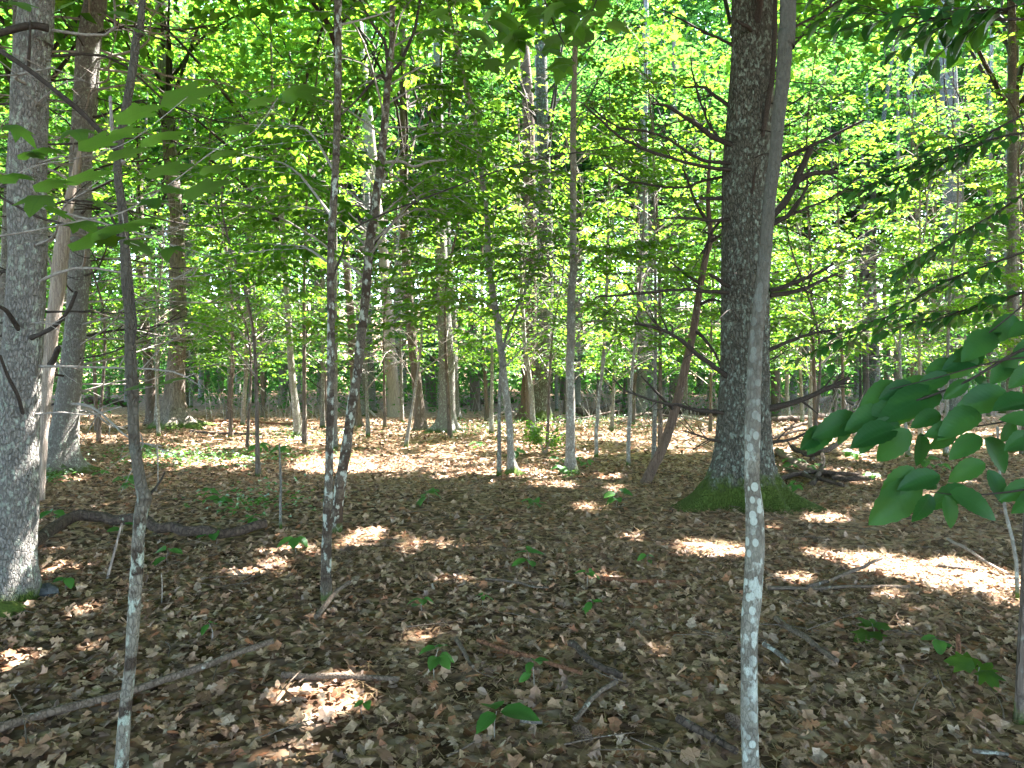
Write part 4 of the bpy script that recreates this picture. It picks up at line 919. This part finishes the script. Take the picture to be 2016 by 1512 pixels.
T3_ = twig(bt, bb, [(2060,955,1.35),(1990,968,1.38),(1900,975,1.42),(1830,968,1.45)], 5, 2, M['twig'])
T4_ = twig(bt, bb, [(2050,700,1.5),(1960,712,1.56),(1850,742,1.64),(1745,768,1.7)], 4, 2, M['twig'])
T5_ = twig(bt, bb, [(2060,560,1.6),(1985,625,1.66),(1900,690,1.7),(1850,722,1.74)], 4, 2, M['twig'])
# (base px, base py, tip px, tip py, depth, turn-down)
BL = [(1808,944,1716,1028,1.5),(1800,920,1740,975,1.5),(1850,935,1770,960,1.48),(1830,972,1808,1025,1.42),(1860,975,1872,1036,1.4),(1870,968,1950,1000,1.4),(1845,958,1775,940,1.5),(1910,965,1838,985,1.44),
 (1938,862,1995,930,1.48),(1930,858,1868,888,1.5),(1945,925,1962,985,1.45),(1940,912,1880,938,1.46),(1812,852,1816,918,1.62),(1790,845,1736,906,1.62),(1762,842,1668,872,1.64),(1770,832,1700,862,1.66),
 (1668,832,1650,872,1.74),(1640,838,1586,880,1.78),(1620,842,1570,880,1.8),(1690,822,1612,842,1.74),(1740,806,1660,838,1.7),(1780,796,1700,826,1.68),(1730,812,1750,850,1.7),(1812,790,1762,822,1.66),(1835,778,1800,815,1.66),
 (1850,770,1735,802,1.66),(1905,748,1865,785,1.6),(1918,748,1966,762,1.6),(1958,762,1905,790,1.56),(1980,768,1890,802,1.55),(2035,790,1942,800,1.5),(1925,808,1850,838,1.55),(1900,840,1826,852,1.56),(1880,846,1842,885,1.58),
 (2035,862,1960,878,1.45),(2040,835,1985,812,1.46),(1870,738,1808,766,1.66),(1832,748,1770,760,1.7),(1800,758,1730,782,1.7),(1772,762,1700,772,1.72),(1925,700,1880,745,1.66),(1935,694,1860,715,1.68),(1985,712,1935,752,1.6),(2000,705,1965,745,1.58),
 (2040,716,1992,760,1.55),(1955,655,1885,690,1.68),(1962,650,1915,672,1.7),(2000,622,1950,668,1.68),(2040,640,1975,655,1.62),(2050,668,2000,705,1.58),(2040,950,1975,985,1.38),(2050,965,2003,1003,1.36),(1880,712,1822,728,1.7),(1900,800,1868,842,1.58),
 (1995,830,1968,868,1.5),(1700,822,1668,850,1.72),(1655,838,1602,846,1.77),(1722,858,1690,884,1.68),(1850,812,1790,838,1.62)]
for k, (x0, y0, x1, y1, d) in enumerate(BL):
    L2 = math.hypot(x1 - x0, y1 - y0) / F * d; a = pix(x0, y0, d); b_ = pix(x1, y1, d); hor = abs(x1 - x0) / (abs(y1 - y0) + 1)
    dd = A(0, r.normal(-.1, .25) * L2, 0); v = (b_ - a) + dd; steep = min(1, abs(y1 - y0) / max(1, abs(x1 - x0)))
    nn = unit(A(r.normal(0, .25), -(.55 + .45 * steep) + r.normal(0, .15), .62 - .2 * steep))
    put_leaf(bt, bb, BE[k % 4], a, v, nn, np.linalg.norm(v) * 1.04)

# the mid sized leafy bough above it, and the dark leaves at the top right
def leafy_bough(name, label, stems, n_sub, leaf_len, meshes, r, nmin=1, spread=1.0, droop=-.2, tilt=.3, cat='sapling', xy=None):
    t, base = host(name, label, cat, xy[0], xy[1], xy[2], 'smooth', .03, [pix(*q[0]) for q in stems]); total = 0
    for q in stems:
        P = twig(t, base, q, 6, 2, M['twig']); ax = unit(P[-1] - P[0]); m = len(P)
        for k in range(n_sub):
            i = int(m * (.15 + .83 * (k + r.random()) / n_sub)); i = min(i, m - 1); side = 1 if k % 2 else -1
            hz = unit(np.cross(ax, A(0, 0, 1))) * side; dv = unit(ax * r.uniform(.5, 1.) + hz * r.uniform(.3, .9) + A(0, 0, r.normal(-.05, .12))); l = spread * r.uniform(.18, .42)
            e = P[i] + dv * l + A(0, 0, -.05 * l); mb = MB(); tube(mb, catmull([P[i], (P[i] + e) / 2 + A(0, 0, .01), e], 5) - base, np.linspace(.003, .0015, 5), 4, 0); mb.build('twig', M['twig'], t)
            nl = max(nmin, int(l / (leaf_len * .55)))
            for j in range(nl):
                p = P[i] + (e - P[i]) * (j + .8) / nl; sd = (1 if j % 2 else -1) if j < nl - 1 else 0
                lat = unit(np.cross(dv, A(0, 0, 1))); d = unit(dv * .8 + lat * sd * r.uniform(.6, 1.) + A(0, 0, droop + r.normal(0, .2)))
                put_leaf(t, base, meshes[r.integers(len(meshes))], p, d, unit(A(r.normal(0, tilt), r.normal(-.1, tilt), 1)), leaf_len * r.uniform(.75, 1.2)); total += 1
    return t
leafy_bough('sapling', 'sapling beyond the right edge with dark layered boughs of small oval leaves slanting in', [[(2060,200,4.6),(1960,255,4.7),(1860,300,4.8),(1780,335,4.9),(1690,372,5.1)], [(2060,255,4.5),(1950,275,4.6),(1860,320,4.7),(1780,372,4.8)], [(2060,350,4.4),(1960,420,4.5),(1870,470,4.7),(1800,520,4.9)], [(2060,480,4.2),(1950,520,4.4),(1850,560,4.6),(1720,640,5.),(1660,668,5.1)], [(2060,560,4.2),(1940,600,4.4),(1820,628,4.7)]], 13, .085, BE, r, xy=(4.5, 4.5, 5.5))
leafy_bough('sapling', 'sapling whose thin dark horizontal branch with hanging leaves crosses the top right corner', [[(2060,36,3.2),(1950,39,3.25),(1850,36,3.3),(1750,30,3.4),(1640,22,3.6)], [(2070,-15,2.6),(1990,15,2.6),(1930,28,2.7),(1870,35,2.75)]], 9, .085, BE, r, droop=-.45, xy=(3.3, 2.7, 4.6))
# maple leaves overhead
base = pix(1040, -60, 2.9); mt = thing('leafy_branch', 'dark maple leaves hanging flat overhead at the top centre', 'branch', base)
twig(mt, base, [(1552,-330,2.75),(1400,-270,2.8),(1200,-150,2.85),(1050,-60,2.9),(1000,35,2.95),(960,70,3.),(905,100,3.),(880,120,3.)], 4, 1.5, M['twig']); twig(mt, base, [(1050,-60,2.9),(1088,40,2.95),(1115,95,3.),(1130,120,3.)], 4, 1.5, M['twig'])
twig(mt, base, [(1400,-270,2.8),(1250,-120,2.85),(1190,-40,2.9),(1160,30,2.95),(1120,20,3.)], 4, 1.5, M['twig'])
for (x, y, l) in [(905,35,46),(925,60,44),(960,38,46),(985,70,50),(1010,75,48),(1035,55,52),(1045,80,48),(1090,15,46),(1115,30,48),(1130,65,50),(1155,25,44),(1185,18,46),(1195,45,40),(870,58,38),(885,80,40),(880,25,36),(1115,110,44),(1060,10,44),(1170,65,44),(1120,-8,44),(985,10,36),(940,95,38),(1075,35,40),(1105,0,40),(1145,48,40),(850,20,40),(895,0,44),(1010,25,46),(1060,100,44),(1085,70,42),(1020,110,40),(960,115,36),(1205,80,38),(1150,95,40),(930,20,42),(1180,-10,40),(1230,20,36),(880,105,36),(1105,130,36),(830,60,34)]:
    a = r.uniform(0, 6.28); L = l / F * 3.3; p = pix(x, y, r.uniform(2.8, 3.15)); put_leaf(mt, base, MA[r.integers(4)], p, A(math.cos(a), math.sin(a), -.25), unit(A(r.normal(0, .22), -.35 + r.normal(0, .2), 1)), L * 1.25)
# the maple branch across the upper left, leaves seen edge on
ml, base = host('sapling', 'maple sapling at the left edge with flat lobed leaves seen nearly edge on', 'sapling', -1.7, 1.25, 3.4, 'smooth', .02, [pix(-40,470,1.3), pix(-40,390,1.3)])
twig(ml, base, [(-40,470,1.3),(60,455,1.34),(170,432,1.38),(240,418,1.42),(330,365,1.45),(427,293,1.5),(500,258,1.5),(547,193,1.55)], 4, 2, M['greytwig'])
twig(ml, base, [(-40,390,1.3),(60,330,1.35),(160,310,1.4),(260,275,1.45),(370,190,1.5)], 3, 1.5, M['greytwig']); twig(ml, base, [(240,418,1.42),(250,470,1.4),(275,485,1.4)], 2, 1.2, M['greytwig'])
for (x, y, l, dn) in [(60,300,60,0),(85,292,70,0),(200,280,105,0),(270,222,110,0),(370,190,125,0),(320,265,115,0),(247,260,80,0),(250,303,90,0),(173,347,100,0),(73,393,80,1),(27,343,70,0),(333,333,110,0),(405,370,115,0),(340,372,60,1),(235,445,140,0),(187,470,120,0),(280,433,90,0),(117,420,60,1),(200,400,60,1),(300,397,60,1),(513,200,70,0),(590,175,95,0),(470,247,70,0),(272,58,55,1),(232,25,55,1),(273,485,60,1),(333,487,60,1),(215,475,60,1),(130,12,55,1),(40,8,60,1),(100,360,80,0),(150,255,70,1),(440,300,70,0),(40,255,60,1),(420,330,70,0),(160,440,70,1)]:
    d = 1.25 + .0006 * x + r.uniform(-.08, .08); L = l / F * d * .92
    if dn: v = A(r.normal(.5, .5), r.normal(.1, .5), -.25); nn = unit(A(r.normal(0, .2), -.55 + r.normal(0, .15), .8)); L *= 1.15
    else: v = A(.86, r.normal(.1, .25), .42); nn = unit(A(-.42, r.normal(-.12, .07), .9)); L *= 1.05
    put_leaf(ml, base, MA[r.integers(4)], pix(x, y, d) - unit(v) * L * .45, v, nn, L)
base = pix(330, 752, 1.5); m3 = thing('leafy_branch', 'two flat green leaves on a twig crossing the left sapling low down', 'branch', base)
twig(m3, base, [(385,735,1.55),(330,755,1.5),(262,768,1.45)], 2, 1.2, M['greytwig'])
for (x, y) in ((262, 764), (330, 752)): put_leaf(m3, base, MA[0], pix(x, y, 1.48) - A(.03, 0, .01), A(.9, .1, .33), unit(A(-.3, -.22, .9)), .075)
# ------------------------------------------------------------------ small plants on the floor
r = np.random.default_rng(81)
def seedling(px, py, h_px, n, leaf_px, label, group=None, me=None, wide=1.0):
    d = F * CH / (py - HZ); x = (px - 1008) / F * d; b = A(x, d, gz(x, d)); t = thing('seedling', label, 'seedling', b, group)
    h = h_px / F * d; top = A(r.normal(0, .1) * h, r.normal(0, .1) * h, h + .02); mb = MB(); tube(mb, catmull([A(0, 0, -.02), top * .5 + A(r.normal(0, .01), 0, 0), top], 6), np.linspace(.0028, .0015, 6), 5, 0); mb.build('stem', M['greytwig'], t)
    L = leaf_px / F * d; a0 = r.uniform(0, 6.28)
    for k in range(n):
        a = a0 + k * 6.28 / n + r.normal(0, .25); u_ = 1 - .45 * (k // 3) / max(1, n // 3); s = top * u_
        put_leaf(t, A(0, 0, 0), (me or SE)[k % len(me or SE)], s + A(math.cos(a), math.sin(a), .02) * L * .12 * wide, A(math.cos(a), math.sin(a), r.normal(-.08, .2)), unit(A(r.normal(0, .2), -.25 + r.normal(0, .2), 1)), L * r.uniform(.75, 1.2))
    return t
seedling(975,1462,46,3,66,'seedling with two big bright leaves and a small round one at bottom centre')
seedling(855,1352,58,6,42,'upright leafy seedling on the litter left of the broken sticks')
seedling(1052,1365,52,5,34,'small seedling standing among the brown sticks in the centre')
seedling(832,1220,26,4,30,'little seedling in the middle floor, left of the pale twig')
seedling(950,1208,20,3,24,'tiny bright seedling right of the pale twig in the middle floor')
seedling(1155,1168,28,3,30,'single round leafed seedling by the brown stick end')
seedling(1040,1125,26,5,30,'feathery seedling in the centre of the clearing')
seedling(1165,1222,22,4,24,'dull green seedling right of the centre')
seedling(1715,1262,24,8,36,'spreading lobed seedling on the right hand floor', None, MA)
seedling(1925,1350,26,4,52,'broad leafed bright seedling at the lower right', None, MA)
seedling(330,1112,24,4,34,'seedling under the curved fallen branch beside the left sapling')
seedling(412,1282,34,2,28,'pair of small upright leaves on the left floor')
seedling(585,1095,30,6,30,'seedling cluster right of the curved fallen branch end')
seedling(425,1072,22,4,30,'seedling growing over the curved fallen branch')
seedling(240,1060,24,4,30,'seedling half behind the left sapling')
seedling(105,1035,22,5,28,'seedling cluster near the left tree foot')
seedling(840,998,24,8,28,'wide fresh seedling on the middle floor beyond the sunspots')
seedling(1052,1012,20,7,24,'low seedling on the shaded middle floor left of the pine')
seedling(1212,1004,30,8,26,'bushy seedling in the sun left of the pine foot')
seedling(1852,1290,22,4,30,'greyish seedling beside the wooden spike')
seedling(720,1420,22,3,22,'faint small seedling at the lower left of centre')
seedling(1715,955,18,7,20,'yellow green sprig right of the pine foot')
seedling(130,1168,26,4,24,'seedling behind the dark rock')
seedling(435,1005,18,6,24,'pale seedling on the left middle floor')
seedling(500,1040,18,6,22,'seedling left of the dead sapling spike')
seedling(1280,1120,14,4,18,'minute seedling in the sun flecks by the leaning stem')
for k in range(26):
    py = r.uniform(865, 985); px = r.choice([r.uniform(150, 620), r.uniform(900, 1240), r.uniform(1520, 1900)])
    seedling(px, py, r.uniform(12, 22), int(r.integers(4, 8)), r.uniform(14, 24), 'small green seedling scattered on the far part of the leafy floor', 'scattered far seedlings')
# the bright bush in the clearing
bx, bd = (1072 - 1008) / F * 14.6, 14.6; b = A(bx, bd, gz(bx, bd)); bush = thing('bush', 'bright yellow green leafy bush in the clearing, catching the sun', 'bush', b)
mb = MB(); tips = []
for k in range(13):
    a = r.uniform(0, 6.28); e = A(math.cos(a) * r.uniform(.15, .55), math.sin(a) * .4, r.uniform(.25, .85)); tube(mb, catmull([A(0, 0, -.02), e * .5 + A(0, 0, .1), e], 6), np.linspace(.006, .002, 6), 5, 0); tips.append(e)
mb.build('stem', M['greytwig'], bush); mb = MB(); tips = np.array(tips)
w_ = r.integers(0, 13, 420); p = tips[w_] * r.uniform(.45, 1.05, (420, 1)) + r.normal(0, .07, (420, 3)); a = r.uniform(0, 6.28, 420)
leaves(mb, p, np.stack([np.cos(a), np.sin(a), r.normal(-.2, .3, 420)], -1), unit(np.stack([r.normal(0, .3, 420), r.normal(-.2, .3, 420), np.ones(420)], -1)), r.uniform(.06, .13, 420), .05, 0, 4)
mb.build('foliage', M['under'], bush)
# green ground cover in the far clearing
mb = MB()
for cx, cy, rx, ry, n in ((1180,830,170,16,1500),(960,850,70,14,400),(600,860,120,14,450),(330,905,120,22,600),(480,905,160,16,500),(1640,815,100,14,500),(500,1000,110,30,200),(90,945,50,12,160),(880,845,40,10,200),(1570,790,60,10,300)):
    px = r.normal(cx, rx * .6, n); py = np.maximum(r.normal(cy, ry * .6, n), 790); d = F * CH / (py - HZ); x = (px - 1008) / F * d; a = r.uniform(0, 6.28, n); h = r.uniform(.02, .16, n)
    leaves(mb, np.stack([x, d, ground(x, d) + h], -1), np.stack([np.cos(a), np.sin(a), r.normal(0, .25, n)], -1), unit(np.stack([r.normal(0, .3, n), r.normal(-.2, .3, n), np.ones(n)], -1)), r.uniform(.05, .10, n), .045, 0, 2)
tag(mb.build('ground_plants', M['cover'], floor), kind='stuff')

# ------------------------------------------------------------------ fallen wood
def fallen(name, label, cat, pts, w, mat, lift=.5, group=None, sides=10, wr=.22, end=1.0):
    """pts on the floor as photo pixels (px,py[,height m]); w = thickness in pixels"""
    q = []
    for p in pts:
        d = F * CH / (p[1] - HZ); x = (p[0] - 1008) / F * d; q.append(A(x, d, gz(x, d) + (p[2] if len(p) > 2 else 0)))
    q = np.array(q); rad = w / F * q[:, 1].mean() / 2; q[:, 2] += rad * lift + .035
    P = catmull(q, max(8, 6 * len(q))); P += (fbm(P * 6, 5, 2) - .5)[:, None] * rad * 1.2; b = P[len(P) // 2].copy()
    mb = MB(); tube(mb, P - b, np.linspace(rad, rad * end * .8, len(P)), sides, 0, wr, int(pts[0][0]), rad * .12); o = mb.build(name, M[mat], None, b); return tag(o, label, cat, group)
fallen('fallen_branch', 'long dark curved rotting branch on the leaves behind the left sapling', 'branch', [(62,1092),(110,1068,.04),(155,1056,.10),(215,1056,.08),(290,1062,.05),(380,1072,.03),(440,1072,.02),(520,1058,.03)], 24, 'log', .9)
fallen('fallen_branch', 'long thin brown branch lying diagonally at the lower left', 'branch', [(-30,1476),(60,1445),(130,1425),(230,1398),(290,1380),(370,1362,.02),(450,1338,.04),(538,1312,.06)], 17, 'stick')
fallen('fallen_branch', 'straight grey brown stick lying level at the lower left of centre', 'stick', [(555,1358),(640,1360),(720,1362),(785,1364)], 13, 'stick')
fallen('fallen_branch', 'short thick dark stick pointing to the lower centre', 'stick', [(1122,1290),(1160,1322),(1190,1342),(1222,1358)], 15, 'log')
fallen('fallen_branch', 'brown rotten stick left of the short thick dark one', 'stick', [(940,1285),(1000,1306),(1055,1318),(1100,1336),(1145,1350)], 10, 'redwood')
fallen('fallen_branch', 'crooked pale lichen covered stick at the bottom centre', 'stick', [(1212,1368),(1185,1382),(1163,1402),(1150,1420),(1133,1440)], 12, 'stick')
fallen('fallen_branch', 'dark lichened stick slanting on the right hand floor', 'stick', [(1528,1236),(1560,1260),(1590,1280),(1615,1296),(1648,1318)], 13, 'stick')
fallen('fallen_branch', 'short whitish stick beside the spotted sapling', 'stick', [(1505,1286),(1525,1300),(1552,1320)], 11, 'palestick')
fallen('fallen_branch', 'thin dark level stick edged by sunlight on the right', 'stick', [(1512,1176),(1600,1176),(1700,1172),(1790,1172)], 8, 'stick')
fallen('fallen_branch', 'bent dark stick rising from the level one on the right', 'stick', [(1590,1172),(1640,1156),(1690,1142,.03),(1735,1130,.06)], 8, 'stick')
fallen('fallen_branch', 'long low brown stick right of the round leafed seedling', 'stick', [(1180,1158),(1240,1162),(1300,1164),(1350,1163)], 9, 'redwood')
fallen('fallen_branch', 'thin twig lying in the shade at the centre of the floor', 'twig', [(955,1158),(1010,1163),(1045,1172),(1080,1176)], 5, 'stick')
fallen('fallen_branch', 'dark broken branch at the bottom right of centre', 'branch', [(1335,1440),(1375,1462),(1410,1480),(1450,1502)], 18, 'log')
fallen('fallen_branch', 'pale forked stick in the sun patch at the right edge', 'stick', [(1866,1078,.03),(1900,1098,.03),(1940,1118),(1985,1142)], 7, 'deadwood')
fallen('fallen_branch', 'grey stick lying across the sun patch on the right', 'stick', [(1848,1126),(1880,1131),(1925,1134)], 8, 'stick')
fallen('fallen_branch', 'pale lichened twig at the lower right corner', 'stick', [(1915,1498),(1950,1502),(1985,1504)], 9, 'palestick')
fallen('fallen_branch', 'short green lichened branch right of the central pair', 'stick', [(622,1240),(640,1228,.03),(660,1212,.07),(685,1202,.10)], 10, 'stick')
fallen('fallen_branch', 'thin grey stick at the bottom centre left', 'twig', [(880,1512),(905,1500),(930,1485),(950,1468)], 5, 'stick')
fallen('fallen_branch', 'brown stick running away from the leafy seedling', 'stick', [(898,1282),(912,1305),(922,1325),(930,1338)], 9, 'stick')
fallen('fallen_branch', 'short stick behind the two leafed bottom seedling', 'stick', [(1025,1440),(1045,1442),(1068,1444)], 9, 'palestick')
fallen('fallen_log', 'long dark rotting log across the back of the clearing', 'log', [(1135,819),(1200,818),(1280,817),(1350,816),(1425,817)], 17, 'log', .7)
fallen('fallen_log', 'dark log with pale end lying left of the twin trunks', 'log', [(892,800),(930,794),(975,792),(1010,792)], 13, 'log', .7)
fallen('fallen_log', 'long sunlit pale log far back right of the big pine', 'log', [(1505,797),(1580,797),(1660,796),(1740,798)], 9, 'deadwood', .8)
fallen('fallen_log', 'brown log just behind the big pine on the right', 'log', [(1500,832),(1560,830),(1620,826),(1690,818)], 12, 'log', .7)
fallen('fallen_log', 'dark log beyond the bare twigs at the far left', 'log', [(170,812,.3),(215,808,.2),(260,806)], 14, 'log', .7)
fallen('fallen_branch', 'thin dark branch lying on the sunlit leaves in front of the oak', 'branch', [(375,852),(420,856),(470,858),(520,858)], 6, 'log')
fallen('fallen_branch', 'long brown branch left of the grey leaning stem foot', 'branch', [(420,832),(480,834),(540,838),(600,842)], 6, 'redwood')
fallen('fallen_branch', 'pale stick leaning low behind the cream trunk foot', 'stick', [(712,800,.35),(722,812,.15),(740,824)], 5, 'deadwood')
fallen('fallen_branch', 'yellowish stick leaning by the log left of the twin trunks', 'stick', [(893,796),(920,790,.25),(960,782,.5)], 5, 'deadwood')
BRUSH = [[(1530,895),(1560,920,.05),(1600,935),(1650,945)], [(1560,900,.12),(1600,912,.12),(1650,905,.25),(1655,880,.35)], [(1535,950),(1600,944,.06),(1690,946,.02)], [(1600,960),(1620,925,.1),(1610,880,.35)], [(1640,950),(1690,955,.02),(1720,950)], [(1550,930),(1590,950,.04),(1660,965)]]
BL2 = ['thick lichened branch of the brush pile right of the pine foot', 'arched dark branch of the brush pile right of the pine foot', 'level dark branch in front of the brush pile', 'upright broken branch of the brush pile', 'short dark branch at the right end of the brush pile', 'low slanting branch under the brush pile']
for k, q in enumerate(BRUSH): fallen('fallen_branch', BL2[k], 'branch', q, (15, 11, 11, 9, 12, 9)[k], 'stick' if k == 0 else 'log')
DB = [[(1090,836),(1150,832,.1),(1215,826,.25)], [(1215,838),(1270,828,.15),(1330,826)], [(1290,845,.02),(1340,836,.2),(1400,838)], [(1180,806),(1240,800,.3),(1300,803)], [(1380,850),(1420,842,.12),(1450,848)], [(960,830),(1000,824,.2),(1025,826)], [(1545,850),(1600,846,.15),(1660,850)], [(1580,815),(1640,806,.4),(1700,812)], [(1680,860),(1740,852,.2),(1800,858)], [(1520,868),(1580,860,.1),(1640,866)]]
for k, q in enumerate(DB): fallen('fallen_branch', 'bare fallen branch tangled in the dead wood at the back of the clearing', 'branch', q, r.uniform(3.5, 7), ('log', 'stick', 'deadwood')[k % 3], .8, 'tangled fallen branches at the back')
def standing(label, x0, y0, x1, y1, w, mat):
    d = F * CH / (y0 - HZ); P = catmull([pix(x0, y0, d) - A(0, 0, .05), pix((x0 + x1) / 2 + 2, (y0 + y1) / 2, d + .04), pix(x1, y1, d + .1)], 9); b = P[0].copy(); mb = MB(); tube(mb, P - b, np.linspace(w, w * .6, 9) * d / F / 2, 8, 0, .2, int(x0)); tag(mb.build('stick', M[mat], None, b), label, 'stick')
standing('bleached white stick stuck upright beside the left sapling', 208, 1138, 240, 1030, 6, 'deadwood')
standing('short rotten wooden spike standing on the right hand floor', 1884, 1312, 1886, 1250, 13, 'redwood')
standing('thin pale stalk standing left of centre under the dead spike', 317, 1192, 318, 1128, 3, 'deadwood')
standing('small bleached splinter upright in the middle floor', 852, 1178, 851, 1150, 7, 'deadwood')
# rock beside the left tree
b = pix(90, 1172, F * CH / 432); b[2] = gz(b[0], b[1]) + .03; rs = np.random.default_rng(4)
th, ph = np.meshgrid(np.linspace(0, 2 * np.pi, 14, endpoint=False), np.linspace(.05, np.pi - .05, 9)); u = np.stack([np.cos(th) * np.sin(ph), np.sin(th) * np.sin(ph), np.cos(ph)], -1)
V = u * A(.085, .07, .055) * (1 + .5 * (fbm(u * 2.2 + 5, 3, 2) - .5))[..., None]; i = (np.arange(8)[:, None] * 14 + np.arange(14)[None]); j = np.arange(8)[:, None] * 14 + (np.arange(14)[None] + 1) % 14
mb = MB(); mb.add(V, np.stack([i, i + 14, j + 14, j], -1).reshape(-1, 4), 0, False); tag(mb.build('rock', M['rock'], None, b), 'dark angular rock beside the foot of the left edge tree', 'rock')
# mossy lump at the very left
b = pix(2, 1215, 4.75); b[2] = gz(b[0], b[1]) + .0; V = u * A(.16, .12, .085) * (1 + .3 * (fbm(u * 3, 8, 2) - .5))[..., None]
mb = MB(); mb.add(V, np.stack([i, i + 14, j + 14, j], -1).reshape(-1, 4), 0, True); n = 900; a = rs.uniform(0, 6.28, n); q = rs.uniform(0, 1, n); p = np.stack([np.cos(a) * np.sqrt(q) * .16, np.sin(a) * np.sqrt(q) * .12, np.sqrt(1 - q) * .085], -1)
tag(mb.build('mossy_stone', plain('moss_skin', (.03, .05, .01), (.09, .12, .02), 60), None, b), 'low green mossy stone at the left edge below the tree', 'stone')
# pine cones
def cone(px, py, label, yaw, L=.10):
    d = F * CH / (py - HZ); x = (px - 1008) / F * d; b = A(x, d, gz(x, d) + .035); t = thing('pine_cone', label, 'pine cone', b); ax = A(math.cos(yaw), math.sin(yaw), .12); ax = unit(ax); s1 = unit(np.cross(ax, A(0, 0, 1))); s2 = np.cross(ax, s1)
    mb = MB(); tube(mb, np.array([ax * (-.5 * L), ax * 0, ax * .5 * L]), [.008, .011, .004], 7, 0); mb.build('core', M['cone'], t); mb = MB()
    for k in range(60):
        u_ = k / 60; a = k * 2.4; rad = .022 * math.sin(math.pi * (.12 + .82 * u_)) ** .8; o = math.cos(a) * s1 + math.sin(a) * s2; p = ax * (-.5 + u_) * L + o * .005; e = p + o * rad + ax * .008; si = np.cross(ax, o) * .0075
        mb.add(np.array([p - si * .5, p + si * .5, e + si, e - si, (p + e) / 2 + ax * .004]), [[0, 1, 4], [1, 2, 4], [2, 3, 4], [3, 0, 4]], 0, False)
    tag(mb.build('scale', M['cone'], t), kind='stuff')
cone(1447, 1440, 'open pine cone at the foot of the spotted sapling', 1.9)
cone(1148, 1466, 'pine cone lying at the bottom centre right of the big leaves', 2.3)
cone(688, 1092, 'pine cone in a sun fleck right of the central pair', .6)
